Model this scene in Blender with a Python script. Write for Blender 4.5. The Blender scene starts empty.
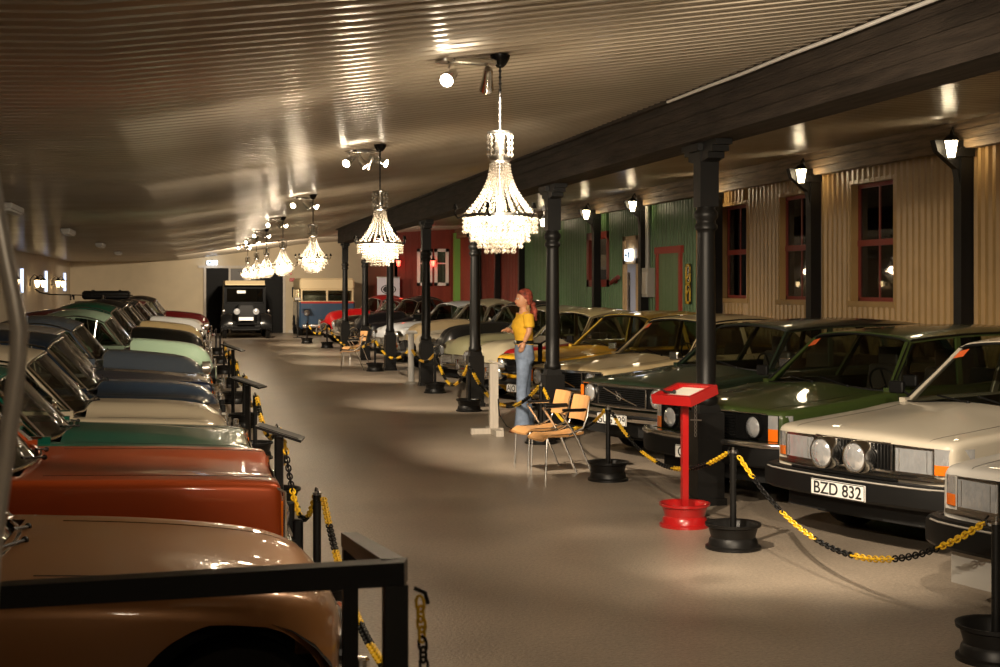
import bpy, bmesh, math, random
from mathutils import Vector, Matrix
random.seed(7)
C = bpy.context.scene.collection
PI = math.pi
R = math.radians

# ---------------------------------------------------------------- camera
FPX, HZ, YAW, EYE = 1389.0, 286.0, R(12.58), 1.9
cam_d = bpy.data.cameras.new('camera'); cam = bpy.data.objects.new('camera', cam_d); C.objects.link(cam)
cam.location = (0, 0, EYE); cam.rotation_euler = (PI/2, 0, -YAW)
cam_d.sensor_width = 36; cam_d.lens = 36*FPX/1000.0
cam_d.shift_y = -(333.5-HZ)/1000.0
cam_d.dof.use_dof = True; cam_d.dof.focus_distance = 12.5; cam_d.dof.aperture_fstop = 10.0
cam_d.clip_end = 200; cam_d.clip_start = 0.05
bpy.context.scene.camera = cam
def dy(depth, X):                       # depth along the view -> Y along the hall
    return (depth-math.sin(YAW)*X)/math.cos(YAW)

# ---------------------------------------------------------------- materials
def mat(name, col, rough=.5, metal=0., coat=0., spec=.5, emit=None, es=0., trans=0.):
    m = bpy.data.materials.new(name); m.use_nodes = True
    b = m.node_tree.nodes['Principled BSDF']
    b.inputs['Base Color'].default_value = (*col, 1)
    b.inputs['Roughness'].default_value = rough
    b.inputs['Metallic'].default_value = metal
    b.inputs['Coat Weight'].default_value = coat
    b.inputs['Coat Roughness'].default_value = .04
    b.inputs['Specular IOR Level'].default_value = spec
    b.inputs['Transmission Weight'].default_value = trans
    if emit:
        b.inputs['Emission Color'].default_value = (*emit, 1); b.inputs['Emission Strength'].default_value = es
    return m
def noisy(m, scale=8., amt=.3, bump=.0, detail=6., stretch=None, bscale=None, rvar=0.):
    nt = m.node_tree; n = nt.nodes; l = nt.links; b = n['Principled BSDF']
    tc = n.new('ShaderNodeTexCoord'); mp = n.new('ShaderNodeMapping'); l.new(tc.outputs['Object'], mp.inputs['Vector'])
    if stretch: mp.inputs['Scale'].default_value = stretch
    t = n.new('ShaderNodeTexNoise'); t.inputs['Scale'].default_value = scale; t.inputs['Detail'].default_value = detail
    l.new(mp.outputs['Vector'], t.inputs['Vector'])
    c = b.inputs['Base Color'].default_value[:]
    r = n.new('ShaderNodeValToRGB'); l.new(t.outputs['Fac'], r.inputs['Fac'])
    r.color_ramp.elements[0].position = .3; r.color_ramp.elements[1].position = .7
    r.color_ramp.elements[0].color = (c[0]*(1-amt), c[1]*(1-amt), c[2]*(1-amt), 1)
    r.color_ramp.elements[1].color = (min(1, c[0]*(1+amt)), min(1, c[1]*(1+amt)), min(1, c[2]*(1+amt)), 1)
    l.new(r.outputs['Color'], b.inputs['Base Color'])
    if bump:
        t2 = n.new('ShaderNodeTexNoise'); t2.inputs['Scale'].default_value = bscale or scale*3
        l.new(mp.outputs['Vector'], t2.inputs['Vector'])
        bp = n.new('ShaderNodeBump'); bp.inputs['Strength'].default_value = bump; bp.inputs['Distance'].default_value = .02
        l.new(t2.outputs['Fac'], bp.inputs['Height']); l.new(bp.outputs['Normal'], b.inputs['Normal'])
    if rvar:
        mr = n.new('ShaderNodeMapRange'); r0 = b.inputs['Roughness'].default_value
        mr.inputs['To Min'].default_value = r0-rvar; mr.inputs['To Max'].default_value = r0+rvar
        l.new(t.outputs['Fac'], mr.inputs['Value']); l.new(mr.outputs['Result'], b.inputs['Roughness'])
    return m
def paint(name, col, metal=.0, rough=.35):
    m = mat(name, col, rough, metal, .75, spec=.3)
    return m
M = {}
M['floor'] = noisy(mat('sealed concrete', (.325, .268, .21), .34, spec=.5), .9, .20, .30, 14., bscale=55., rvar=.09)
def speckle(m):
    nt = m.node_tree; n = nt.nodes; l = nt.links; b = n['Principled BSDF']; src = b.inputs['Base Color'].links[0].from_socket
    t = n.new('ShaderNodeTexNoise'); t.inputs['Scale'].default_value = 38.; t.inputs['Detail'].default_value = 8.; t.inputs['Roughness'].default_value = .75
    l.new(n['Mapping'].outputs['Vector'], t.inputs['Vector'])
    r = n.new('ShaderNodeMapRange'); r.inputs['From Min'].default_value = .35; r.inputs['From Max'].default_value = .65; r.inputs['To Min'].default_value = .72; r.inputs['To Max'].default_value = 1.25; l.new(t.outputs['Fac'], r.inputs['Value'])
    mx = n.new('ShaderNodeVectorMath'); mx.operation = 'SCALE'; l.new(src, mx.inputs[0]); l.new(r.outputs['Result'], mx.inputs['Scale']); l.new(mx.outputs['Vector'], b.inputs['Base Color'])
speckle(M['floor'])
M['ceil'] = noisy(mat('cream corrugated sheet', (.47, .41, .325), .24, spec=.7), 1.2, .10, .05, bscale=3.)
M['wall'] = noisy(mat('cream plaster', (.62, .52, .36), .8), 2., .05)
M['wallL'] = noisy(mat('pale plaster', (.55, .46, .34), .8), 2., .05)
M['tan'] = noisy(mat('tan ribbed sheet', (.36, .225, .085), .42), 3., .08)
M['green'] = noisy(mat('green ribbed sheet', (.085, .17, .06), .45), 3., .12)
M['redw'] = noisy(mat('red painted boards', (.20, .028, .013), .55), 4., .2, stretch=(1, 1, .1))
M['beam'] = noisy(mat('dark stained timber', (.040, .030, .023), .75, spec=.3), 6., .5, .6, stretch=(3, .25, 3), bscale=30.)
M['beamw'] = noisy(mat('brown rough timber', (.24, .165, .095), .6), 6., .5, .6, stretch=(3, .25, 3), bscale=30.)
M['iron'] = mat('black painted iron', (.008, .0075, .007), .42, spec=.3)
M['black'] = mat('black rubber', (.006, .006, .006), .5, spec=.25)
M['blackg'] = mat('black gloss', (.006, .006, .006), .22, spec=.3)
M['under'] = mat('matt black underside', (.006, .006, .006), .9)
M['chrome'] = mat('chrome', (.86, .85, .83), .19, 1.)
M['steel'] = mat('brushed steel', (.55, .54, .52), .28, 1.)
M['greym'] = mat('grey tube metal', (.55, .52, .47), .30, .3)
M['lens'] = noisy(mat('fluted lamp glass', (.84, .87, .92), .10, .70, 1.), 14., .10, .30, stretch=(1, 1.6, .8), bscale=16.)
M['flatblack'] = mat('flat black paint', (.004, .004, .004), .45, spec=.07)
M['amber'] = mat('amber lens', (.85, .18, .01), .2, 0, .6)
M['redlens'] = mat('red lens', (.5, .02, .01), .2, 0, .6)
M['white'] = mat('white enamel', (.80, .78, .74), .4)
M['plate'] = mat('plate white', (.82, .81, .78), .4)
M['ink'] = mat('black ink', (.01, .01, .01), .5)
M['wood'] = noisy(mat('beech plywood', (.62, .33, .13), .35, coat=.4), 5., .12, stretch=(1, 8, 1))
M['paleW'] = noisy(mat('white washed wood', (.60, .54, .46), .6), 5., .1, stretch=(8, 8, 1))
M['doorW'] = noisy(mat('pale wooden door frame', (.62, .42, .22), .5), 5., .1)
M['winred'] = mat('dark red window frame', (.20, .028, .018), .45)
M['trimred'] = mat('red trim', (.42, .05, .03), .5)
M['redp'] = mat('bright red enamel', (.45, .012, .012), .28, coat=.6)
M['yellow'] = mat('yellow plastic', (.85, .52, .02), .35)
M['paper'] = mat('paper', (.80, .76, .66), .6)
M['leather'] = mat('dark seat vinyl', (.035, .028, .022), .5)
M['maroonv'] = mat('maroon vinyl', (.16, .012, .012), .35)
M['shirt'] = noisy(mat('yellow cotton', (.88, .50, .03), .8), 20., .08)
M['jeans'] = noisy(mat('faded blue denim', (.24, .31, .44), .85), 9., .3)
M['skin'] = mat('mannequin skin', (.72, .36, .20), .45)
M['scarf'] = noisy(mat('patterned red scarf', (.30, .06, .035), .7), 26., .85)
M['shoe'] = mat('tan shoe leather', (.36, .13, .05), .45)
M['canvas'] = mat('cream canvas top', (.75, .60, .36), .7)
M['lilac'] = mat('banner cloth', (.66, .62, .70), .6)
M['lantern'] = mat('lantern glass lit', (1, .9, .7), .3, emit=(1., .80, .50), es=30.)
M['sconce'] = mat('sconce glass lit', (1, .9, .7), .3, emit=(1., .70, .34), es=12.)
M['redlan'] = mat('red lantern lit', (1, .1, .05), .3, emit=(1., .05, .03), es=12.)
M['bulb'] = mat('lit bulb', (1, .9, .7), .3, emit=(1., .80, .50), es=60.)
M['spotface'] = mat('lit spotlight face', (1, .9, .8), .3, emit=(1., .84, .62), es=45.)
M['blueL'] = mat('cold light tube', (.7, .8, 1), .3, emit=(.55, .68, 1.), es=2.2)
M['exit'] = mat('lit exit sign', (.9, .95, 1), .3, emit=(.72, .84, 1.), es=3.5)
M['exitink'] = mat('exit sign pictogram', (.1, .3, .45), .4)

def glassy(name, tint, gl=.05):
    m = bpy.data.materials.new(name); m.use_nodes = True; nt = m.node_tree; n = nt.nodes; l = nt.links
    n.remove(n['Principled BSDF']); out = n['Material Output']
    t = n.new('ShaderNodeBsdfTransparent'); t.inputs['Color'].default_value = (*tint, 1)
    g = n.new('ShaderNodeBsdfGlossy'); g.inputs['Roughness'].default_value = gl
    f = n.new('ShaderNodeFresnel'); f.inputs['IOR'].default_value = 1.5
    mx = n.new('ShaderNodeMixShader'); l.new(f.outputs[0], mx.inputs[0]); l.new(t.outputs[0], mx.inputs[1]); l.new(g.outputs[0], mx.inputs[2])
    l.new(mx.outputs[0], out.inputs['Surface']); return m
M['glass'] = glassy('window glass', (.62, .66, .60))
M['wglass'] = glassy('house window glass', (.62, .60, .56), .02)
def crystal():
    m = bpy.data.materials.new('crystal'); m.use_nodes = True; nt = m.node_tree; n = nt.nodes; l = nt.links
    n.remove(n['Principled BSDF']); out = n['Material Output']
    t = n.new('ShaderNodeBsdfTranslucent'); t.inputs['Color'].default_value = (.62, .58, .53, 1)
    d = n.new('ShaderNodeBsdfDiffuse'); d.inputs['Color'].default_value = (.62, .59, .54, 1)
    g = n.new('ShaderNodeBsdfGlossy'); g.inputs['Roughness'].default_value = .08
    tr = n.new('ShaderNodeBsdfTransparent'); tr.inputs['Color'].default_value = (.97, .95, .92, 1)
    a = n.new('ShaderNodeMixShader'); a.inputs[0].default_value = .4; l.new(t.outputs[0], a.inputs[1]); l.new(d.outputs[0], a.inputs[2])
    b = n.new('ShaderNodeMixShader'); b.inputs[0].default_value = .25; l.new(a.outputs[0], b.inputs[1]); l.new(g.outputs[0], b.inputs[2])
    c = n.new('ShaderNodeMixShader'); c.inputs[0].default_value = .45; l.new(b.outputs[0], c.inputs[1]); l.new(tr.outputs[0], c.inputs[2])
    l.new(c.outputs[0], out.inputs['Surface']); return m
M['crystal'] = crystal()

# ---------------------------------------------------------------- mesh builder
class MB:
    def __init__(s): s.v = []; s.f = []; s.m = []; s.ms = []
    def _mi(s, m):
        if m not in s.ms: s.ms.append(m)
        return s.ms.index(m)
    def add(s, vs, fs, m=None):
        b = len(s.v); s.v += [tuple(p) for p in vs]; s.f += [tuple(i+b for i in f) for f in fs]
        k = s._mi(m); s.m += [k]*len(fs); return s
    def box(s, c, d, m=None, rot=None, taper=1.):
        x, y, z = d[0]/2, d[1]/2, d[2]/2
        vs = [Vector((sx*x*(taper if sz > 0 else 1), sy*y*(taper if sz > 0 else 1), sz*z)) for sz in (-1, 1) for sx, sy in ((-1, -1), (1, -1), (1, 1), (-1, 1))]
        if rot: q = Matrix.Rotation(rot[2], 3, 'Z') @ Matrix.Rotation(rot[1], 3, 'Y') @ Matrix.Rotation(rot[0], 3, 'X'); vs = [q @ p for p in vs]
        vs = [p+Vector(c) for p in vs]
        return s.add(vs, [(0, 3, 2, 1), (4, 5, 6, 7), (0, 1, 5, 4), (1, 2, 6, 5), (2, 3, 7, 6), (3, 0, 4, 7)], m)
    def bbox(s, a, b, m=None):
        return s.box([(a[i]+b[i])/2 for i in range(3)], [abs(b[i]-a[i]) for i in range(3)], m)
    def rbox(s, c, d, r, m=None, n=4, axis=2, rot=None):
        # box with rounded vertical edges along given axis, slight bevel on caps
        ax = [i for i in range(3) if i != axis]; hx, hy = d[ax[0]]/2-r, d[ax[1]]/2-r; out = []
        for cx, cy, a0 in ((hx, hy, 0), (-hx, hy, PI/2), (-hx, -hy, PI), (hx, -hy, 3*PI/2)):
            for k in range(n+1):
                a = a0+PI/2*k/n; out.append((cx, cy, math.cos(a), math.sin(a)))
        hz = d[axis]/2; b = min(r, hz)*.5; rings = []
        for z, ins in ((-hz, b), (-hz+b, 0), (hz-b, 0), (hz, b)):
            ring = []
            for cx, cy, ca, sa in out:
                p = [0, 0, 0]; p[ax[0]] = cx+(r-ins)*ca; p[ax[1]] = cy+(r-ins)*sa; p[axis] = z; ring.append(Vector(p))
            rings.append(ring)
        N = len(out); vs = [p for r_ in rings for p in r_]
        if rot: q = Matrix.Rotation(rot[2], 3, 'Z') @ Matrix.Rotation(rot[1], 3, 'Y') @ Matrix.Rotation(rot[0], 3, 'X'); vs = [q @ p for p in vs]
        vs = [p+Vector(c) for p in vs]
        fs = [(i*N+j, i*N+(j+1) % N, (i+1)*N+(j+1) % N, (i+1)*N+j) for i in range(3) for j in range(N)]
        fs += [tuple(range(N-1, -1, -1)), tuple(range(3*N, 4*N))]
        return s.add(vs, fs, m)
    def tube(s, pts, r, n=8, m=None, cap=True, closed=False):
        pts = [Vector(p) for p in pts]; N = len(pts); rs = r if isinstance(r, (list, tuple)) else [r]*N
        vs = []; up = None
        for i, p in enumerate(pts):
            t = (pts[(i+1) % N]-pts[i-1]) if closed else (pts[min(i+1, N-1)]-pts[max(i-1, 0)])
            t = t.normalized() if t.length > 1e-9 else Vector((0, 0, 1))
            if up is None: up = t.orthogonal().normalized()
            up = up-t*up.dot(t); up = up.normalized() if up.length > 1e-6 else t.orthogonal().normalized()
            w = t.cross(up)
            for k in range(n):
                a = 2*PI*k/n; vs.append(p+(up*math.cos(a)+w*math.sin(a))*rs[i])
        E = N if closed else N-1
        fs = [(i*n+k, i*n+(k+1) % n, ((i+1) % N)*n+(k+1) % n, ((i+1) % N)*n+k) for i in range(E) for k in range(n)]
        if cap and not closed: fs += [tuple(range(n-1, -1, -1)), tuple((N-1)*n+k for k in range(n))]
        return s.add(vs, fs, m)
    def lathe(s, prof, n=20, c=(0, 0, 0), axis='z', m=None, cap=False):
        vs = []
        for r, h in prof:
            for k in range(n):
                a = 2*PI*k/n; ca, sa = r*math.cos(a), r*math.sin(a)
                p = {'z': (ca, sa, h), 'x': (h, ca, sa), 'y': (ca, h, sa)}[axis]
                vs.append((p[0]+c[0], p[1]+c[1], p[2]+c[2]))
        N = len(prof)
        fs = [(i*n+k, i*n+(k+1) % n, (i+1)*n+(k+1) % n, (i+1)*n+k) for i in range(N-1) for k in range(n)]
        if cap: fs += [tuple(range(n-1, -1, -1)), tuple((N-1)*n+k for k in range(n))]
        return s.add(vs, fs, m)
    def grid(s, rows, m=None, closed=False):
        n = len(rows[0]); vs = [p for r in rows for p in r]
        K = n if closed else n-1
        return s.add(vs, [(i*n+k, i*n+(k+1) % n, (i+1)*n+(k+1) % n, (i+1)*n+k) for i in range(len(rows)-1) for k in range(K)], m)
    def loft(s, rings, n=14, m=None, cap=True):
        rows = [[(cx+rx*math.cos(2*PI*k/n), cy+ry*math.sin(2*PI*k/n), cz) for k in range(n)] for cx, cy, cz, rx, ry in rings]
        b = len(s.v); s.grid(rows, m, True)
        if cap: s.f += [tuple(b+k for k in range(n-1, -1, -1)), tuple(b+(len(rows)-1)*n+k for k in range(n))]; s.m += [s._mi(m)]*2
        return s
    def prism(s, poly, z0, z1, m=None, axis='z'):
        n = len(poly); mk = {'z': lambda a, b, h: (a, b, h), 'x': lambda a, b, h: (h, a, b), 'y': lambda a, b, h: (a, h, b)}[axis]
        vs = [mk(a, b, z0) for a, b in poly]+[mk(a, b, z1) for a, b in poly]
        fs = [(k, (k+1) % n, n+(k+1) % n, n+k) for k in range(n)]+[tuple(range(n-1, -1, -1)), tuple(range(n, 2*n))]
        return s.add(vs, fs, m)
    def sphere(s, c, r, m=None, n=10, sc=(1, 1, 1)):
        prof = [(math.sin(PI*i/n)*1., -math.cos(PI*i/n)) for i in range(n+1)]
        b = len(s.v); s.lathe([(max(p[0], 1e-4)*r, p[1]*r) for p in prof], n+2, (0, 0, 0), 'z', m)
        for i in range(b, len(s.v)):
            v = s.v[i]; s.v[i] = (v[0]*sc[0]+c[0], v[1]*sc[1]+c[1], v[2]*sc[2]+c[2])
        return s
    def octa(s, c, r, h, m=None):
        x, y, z = c
        return s.add([(x+r, y, z), (x, y+r, z), (x-r, y, z), (x, y-r, z), (x, y, z+h), (x, y, z-h)], [(0, 1, 4), (1, 2, 4), (2, 3, 4), (3, 0, 4), (1, 0, 5), (2, 1, 5), (3, 2, 5), (0, 3, 5)], m)
    def xf(s, mtx, start=0):
        for i in range(start, len(s.v)): s.v[i] = tuple(mtx @ Vector(s.v[i]))
        return s
    def mesh(s, name, material=None, smooth=40, fix=True):
        me = bpy.data.meshes.new(name); me.from_pydata(s.v, [], s.f)
        for mm in s.ms: me.materials.append(mm if mm is not None else material)
        me.polygons.foreach_set('material_index', s.m)
        if fix:
            bm = bmesh.new(); bm.from_mesh(me); bmesh.ops.recalc_face_normals(bm, faces=bm.faces); bm.to_mesh(me); bm.free()
        if smooth:
            me.polygons.foreach_set('use_smooth', [True]*len(me.polygons)); me.set_sharp_from_angle(angle=R(smooth))
        me.update(); return me
    def build(s, name, material=None, parent=None, smooth=40, fix=True, label=None, kind=None, loc=None):
        o = bpy.data.objects.new(name, s.mesh(name, material, smooth, fix)); C.objects.link(o)
        if parent: o.parent = parent
        if label: o['label'] = label
        if kind: o['kind'] = kind
        if loc: o.location = loc
        return o
def empty(name, loc, rz=0., label=None, cat=None, group=None):
    o = bpy.data.objects.new(name, None); C.objects.link(o); o.location = loc; o.rotation_euler = (0, 0, rz); o.empty_display_size = .1
    if label: o['label'] = label
    if cat: o['category'] = cat
    if group: o['group'] = group
    return o
def tag(o, label, cat, group=None, kind=None):
    if label: o['label'] = label
    if cat: o['category'] = cat
    if group: o['group'] = group
    if kind: o['kind'] = kind
    return o
def copy_tree(o, parent=None):
    c = o.copy(); C.objects.link(c); c.parent = parent
    for ch in o.children: copy_tree(ch, c)
    return c
def struct(o): o['kind'] = 'structure'; return o
def text_mb(mb, txt, size, mtx, m, depth=.002, bold=.0):
    cu = bpy.data.curves.new('t', 'FONT'); cu.body = txt; cu.size = size; cu.align_x = 'CENTER'; cu.align_y = 'CENTER'; cu.extrude = depth; cu.offset = bold
    o = bpy.data.objects.new('t', cu); C.objects.link(o)
    dg = bpy.context.evaluated_depsgraph_get(); me = bpy.data.meshes.new_from_object(o.evaluated_get(dg))
    b = len(mb.v); mb.add([v.co[:] for v in me.vertices], [tuple(p.vertices) for p in me.polygons], m); mb.xf(mtx, b)
    bpy.data.objects.remove(o); bpy.data.curves.remove(cu); bpy.data.meshes.remove(me)
# ---------------------------------------------------------------- the hall
Y0, Y1, XL, XR, XC = -3.0, 57.0, -4.6, 9.5, 4.4
CP = [(-4.75, 2.86), (-2.5, 2.87), (-0.4, 2.93), (.8, 3.08), (2.4, 3.31), (4.4, 3.60), (7., 3.80), (9.7, 3.97)]
def ceilz(x):
    for (a, za), (b, zb) in zip(CP, CP[1:]):
        if x <= b: return za+(zb-za)*(x-a)/(b-a)
    return CP[-1][1]
def px2y(px, X): return dy(1423.*X/(px-190.), X)
mb = MB(); mb.bbox((XL-.2, Y0-.2, -.15), (XR+.3, Y1+.2, 0)); struct(mb.build('floor', M['floor'], smooth=0))
mb = MB(); rows = []; y = Y0; P = .165
prof = [(0, 0), (.055, 0), (.085, .016), (.135, .016)]
while y < Y1+.1:
    for dx_, h in prof:
        rows.append([(x, y+dx_, z+h) for x, z in CP])
    y += P
mb.grid(rows); mb.bbox((XL-.2, Y0-.1, 4.2), (XR+.3, Y1+.1, 4.25))
struct(mb.build('ceiling', M['ceil'], smooth=20, fix=False))
mb = MB(); mb.bbox((XL-.15, Y0, 0), (XL, Y1, 3.2)); struct(mb.build('wall_left', M['wallL'], smooth=0))
mb = MB(); mb.bbox((XL, Y0-.15, 0), (XR, Y0, 4.1)); struct(mb.build('wall_front', M['wallL'], smooth=0))
mb = MB(); mb.bbox((XL, Y1, 0), (XR, Y1+.15, 4.1)); struct(mb.build('wall_back', M['wall'], smooth=0))
mb = MB(); mb.bbox((XL, Y1-.02, 0), (.45, Y1, .12)); mb.bbox((3.9, Y1-.02, 0), (XR, Y1, .12)); struct(mb.build('baseboard_back', M['paleW'], smooth=0))

def ribbed(y0, y1, ops, m, name, pitch=.16, dep=.042, z1=4.1):
    mb = MB(); ys = []; y = y0
    k = 0
    while y < y1-1e-6:
        for a, d in ((0, 0), (.40, 0), (.52, dep), (.90, dep)):
            yy = y+a*pitch
            if yy < y1: ys.append((yy, d))
        y += pitch
    ys.append((y1, 0))
    for o in ops:
        ys += [(o[0], 0), (o[1], 0)]
    ys.sort()
    for (ya, da), (yb, db) in zip(ys, ys[1:]):
        if yb-ya < 1e-5: continue
        c = (ya+yb)/2; segs = [(0, z1)]
        for o in ops:
            if o[0] < c < o[1]: segs = [(0, o[2]), (o[3], z1)]
        for a, b in segs:
            if b > a: mb.add([(XR-da, ya, a), (XR-db, yb, a), (XR-db, yb, b), (XR-da, ya, b)], [(0, 1, 2, 3)])
    o = mb.build(name, m, smooth=0, fix=False); return struct(o)
def zz(y_, x_): return EYE+(HZ-y_)/(x_-190.)*XR/math.cos(YAW)
yA, yB = px2y(697, XR), px2y(521, XR); yC = px2y(459, XR)
def op(xa, xb, zb, zt): return (px2y(xb, XR), px2y(xa, XR), zb, zt)
W = [op(853, 895, 1.68, 3.38), op(781, 812, 1.68, 3.36), op(723, 748, 1.68, 3.34)]
GW = op(590, 609, 2.02, 3.04); GD = op(659, 684, 0, 2.70); PD = op(625, 640.5, 0, 3.0)
ribbed(Y0, yA, W, M['tan'], 'wall_right')
ribbed(yA, yB, [GW, PD], M['green'], 'wall_right_green')
ribbed(yB, yC, [], M['redw'], 'wall_right_red', pitch=.2, dep=.018)
mb = MB(); mb.bbox((XR+.05, yC, 0), (XR+.2, Y1, 4.1)); mb.bbox((XR+.45, Y0, 0), (XR+.5, yC, 4.1)); struct(mb.build('wall_right_outer', M['redw'], smooth=0))
# windows in the tan wall
curt = noisy(mat('brown curtain', (.30, .22, .14), .8), 3., .5, stretch=(1, 6, .3))
for i, (a, b, zb, zt) in enumerate(W):
    w = empty('window_%d' % (i+1), (XR, (a+b)/2, zb)); w['kind'] = 'structure'
    h = zt-zb; hw = (b-a)/2
    mb = MB(); d = .14
    mb.bbox((-.03, -hw-.06, -.05), (d, -hw, h+.05)); mb.bbox((-.03, hw, -.05), (d, hw+.06, h+.05)); mb.bbox((-.05, -hw-.08, -.08), (d, hw+.08, 0)); mb.bbox((-.035, -hw-.06, h), (d, hw+.06, h+.06))
    mb.build('casing', M['tan'], w, smooth=0)
    mb = MB(); t = .055
    mb.bbox((.08, -hw, 0), (.13, -hw+t, h)); mb.bbox((.08, hw-t, 0), (.13, hw, h)); mb.bbox((.08, -hw, 0), (.13, hw, t)); mb.bbox((.08, -hw, h-t), (.13, hw, h))
    mb.bbox((.07, -hw, h*.47), (.13, hw, h*.47+.09))
    mb.build('frame', M['winred'], w, smooth=0)
    mb = MB(); mb.bbox((.095, -.02, t), (.12, .02, h*.47)); mb.bbox((.095, -.02, h*.47+.09), (.12, .02, h-t)); mb.build('mullion', M['winred'], w, smooth=0)
    mb = MB(); mb.bbox((.10, -hw+t, t), (.105, hw-t, h-t)); mb.build('pane', M['wglass'], w, smooth=0)
    mb = MB(); rows = [[(.17+.022*math.sin(k*1.9), -hw-.1+(2*hw+.2)*k/24, z) for k in range(25)] for z in (-.1, h+.1)]
    mb.grid(rows); mb.build('curtain', curt, w)
# small red window in green wall
a, b, zb, zt = GW; w = empty('window_4', (XR, (a+b)/2, zb)); w['kind'] = 'structure'; h = zt-zb; hw = (b-a)/2
mb = MB(); t = .14
for p, q in (((-.05, -hw-t, -t), (.05, -hw+.05, h+t)), ((-.05, hw-.05, -t), (.05, hw+t, h+t)), ((-.05, -hw-t, -t), (.05, hw+t, .03)), ((-.05, -hw-t, h-.03), (.05, hw+t, h+t))): mb.bbox(p, q)
mb.build('frame', M['winred'], w, smooth=0)
mb = MB(); mb.bbox((.05, -hw, 0), (.055, hw, h)); mb.build('pane', M['wglass'], w, smooth=0)
mb = MB(); mb.grid([[(.25+.02*math.sin(k*2.1), -hw-.1+(2*hw+.2)*k/16, z) for k in range(17)] for z in (-.1, h+.1)]); mb.build('curtain', curt, w)
# doors in the green wall
a, b, zb, zt = PD; d = empty('door_1', (XR, (a+b)/2, 0)); d['kind'] = 'structure'; hw = (b-a)/2
mb = MB(); t = .16
mb.bbox((-.06, -hw, 0), (.12, -hw+t, zt)); mb.bbox((-.06, hw-t, 0), (.12, hw, zt)); mb.bbox((-.06, -hw, zt-.62), (.12, hw, zt-.5)); mb.bbox((-.06, -hw, zt-.1), (.12, hw, zt)); mb.bbox((-.04, -hw, zt-.5), (.0, hw, zt-.1))
mb.build('door_frame', M['doorW'], d, smooth=0)
mb = MB(); mb.bbox((.0, -hw+t, 0), (.04, hw-t, zt-.62)); mb.build('door_panel', mat('door with painted blue light', (.50, .55, .75), .5), d, smooth=0)  # blue light inside the doorway is put into the panel colour
mb = MB(); mb.bbox((-.012, hw-t-.22, .2), (.0, hw-t-.05, zt-.8)); mb.build('door_pane', M['wglass'], d, smooth=0)
mb = MB(); mb.tube([(-.01, hw-.22-t, 1.05), (-.06, hw-.22-t, 1.05), (-.06, hw-.34-t, 1.05)], .012); mb.build('door_handle', M['steel'], d)
ex = empty('exit_sign', (XR-.09, (a+b)/2, zt-.42), 0, 'lit white exit sign over the pale wooden door in the green wall', 'exit sign')
mb = MB(); mb.rbox((0, 0, 0), (.06, .46, .26), .03, axis=0); mb.build('housing', M['exit'], ex)
mb = MB(); mb.bbox((-.033, -.16, -.07), (-.031, -.04, .07)); mb.prism([(0, -.02), (.12, -.02), (.12, -.06), (.19, 0), (.12, .06), (.12, .02), (0, .02)], -.034, -.031, axis='x'); mb.build('pictogram', M['exitink'], ex, smooth=0)
a, b, zb, zt = GD; d = empty('door_2', (XR, (a+b)/2, 0)); d['kind'] = 'structure'; hw = (b-a)/2; t = .12
mb = MB(); mb.bbox((-.08, -hw, 0), (0, -hw+t, zt)); mb.bbox((-.08, hw-t, 0), (0, hw, zt)); mb.bbox((-.09, -hw-.05, zt-.14), (0, hw+.05, zt)); mb.build('door_frame', M['trimred'], d, smooth=0)
mb = MB(); mb.bbox((-.05, -hw+t, 0), (-.035, hw-t, zt-.14)); 
for k in range(1, 6): mb.bbox((-.054, -hw+t+(2*hw-2*t)*k/6-.01, .02), (-.05, -hw+t+(2*hw-2*t)*k/6+.01, zt-.16))
mb.build('door_panel', mat('green door boards', (.16, .25, .11), .45), d, smooth=0)
mb = MB(); mb.tube([(-.05, hw-t-.1, 1.35), (-.1, hw-t-.1, 1.35), (-.1, hw-t-.2, 1.35)], .012); mb.build('door_handle', M['steel'], d)
# wall details of the green stretch
def wy(px): return px2y(px, XR)
o = MB().bbox((XR-.20, wy(656.5), zz(297, 653)), (XR-.035, wy(650), zz(268, 653)), None)
o.tube([(XR-.10, wy(652), zz(268, 652)), (XR-.10, wy(652), 3.58)], .05); e = empty('mounted_electrical_cabinet', (0, 0, 0), 0, 'grey metal electrical cabinet with a conduit rising from it, left of the green door', 'electrical cabinet')
o.build('casing', mat('light grey enamel', (.42, .40, .36), .35), e, smooth=30)
mb = MB(); mb.bbox((XR-.21, wy(655.5), zz(294, 653)), (XR-.20, wy(651), zz(272, 653))); mb.build('cover_panel', M['steel'], e, smooth=0)
e = empty('warning_sign_board', (XR-.05, wy(691.5), zz(284, 691)), 0, 'narrow black and yellow framed board hanging right of the green door', 'sign')
mb = MB(); hh = (304-264)/501*9.73/2; ww = abs(wy(694)-wy(689))/2
mb.bbox((-.02, -ww, -hh), (.0, ww, hh)); mb.build('board', M['blackg'], e, smooth=0)
mb = MB()
for p, q in (((-ww, -hh), (-ww+.06, hh)), ((ww-.06, -hh), (ww, hh)), ((-ww, -hh), (ww, -hh+.05)), ((-ww, hh-.05), (ww, hh)), ((-ww, -.03), (ww, .03))): mb.bbox((-.03, p[0], p[1]), (-.021, q[0], q[1]))
mb.prism([(-ww, hh*.55), (ww, hh*.1), (ww, hh*.2), (-ww, hh*.65)], -.03, -.021, axis='x'); mb.prism([(-ww, -hh*.2), (ww, -hh*.65), (ww, -hh*.55), (-ww, -hh*.1)], -.03, -.021, axis='x')
mb.build('yellow_border', M['yellow'], e, smooth=0)
mb = MB(); mb.tube([(XR-.14, wy(624), zz(277, 624)), (XR-.14, wy(616.5), zz(283, 616.5))], .05); mb.bbox((XR-.14, wy(618)-.03, zz(282, 618)-.03), (XR, wy(618)+.03, zz(282, 618)+.03)); tag(mb.build('handrail', M['winred'], smooth=30), 'short sloping dark red handrail on the green wall beside the pale door', 'handrail')

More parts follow.
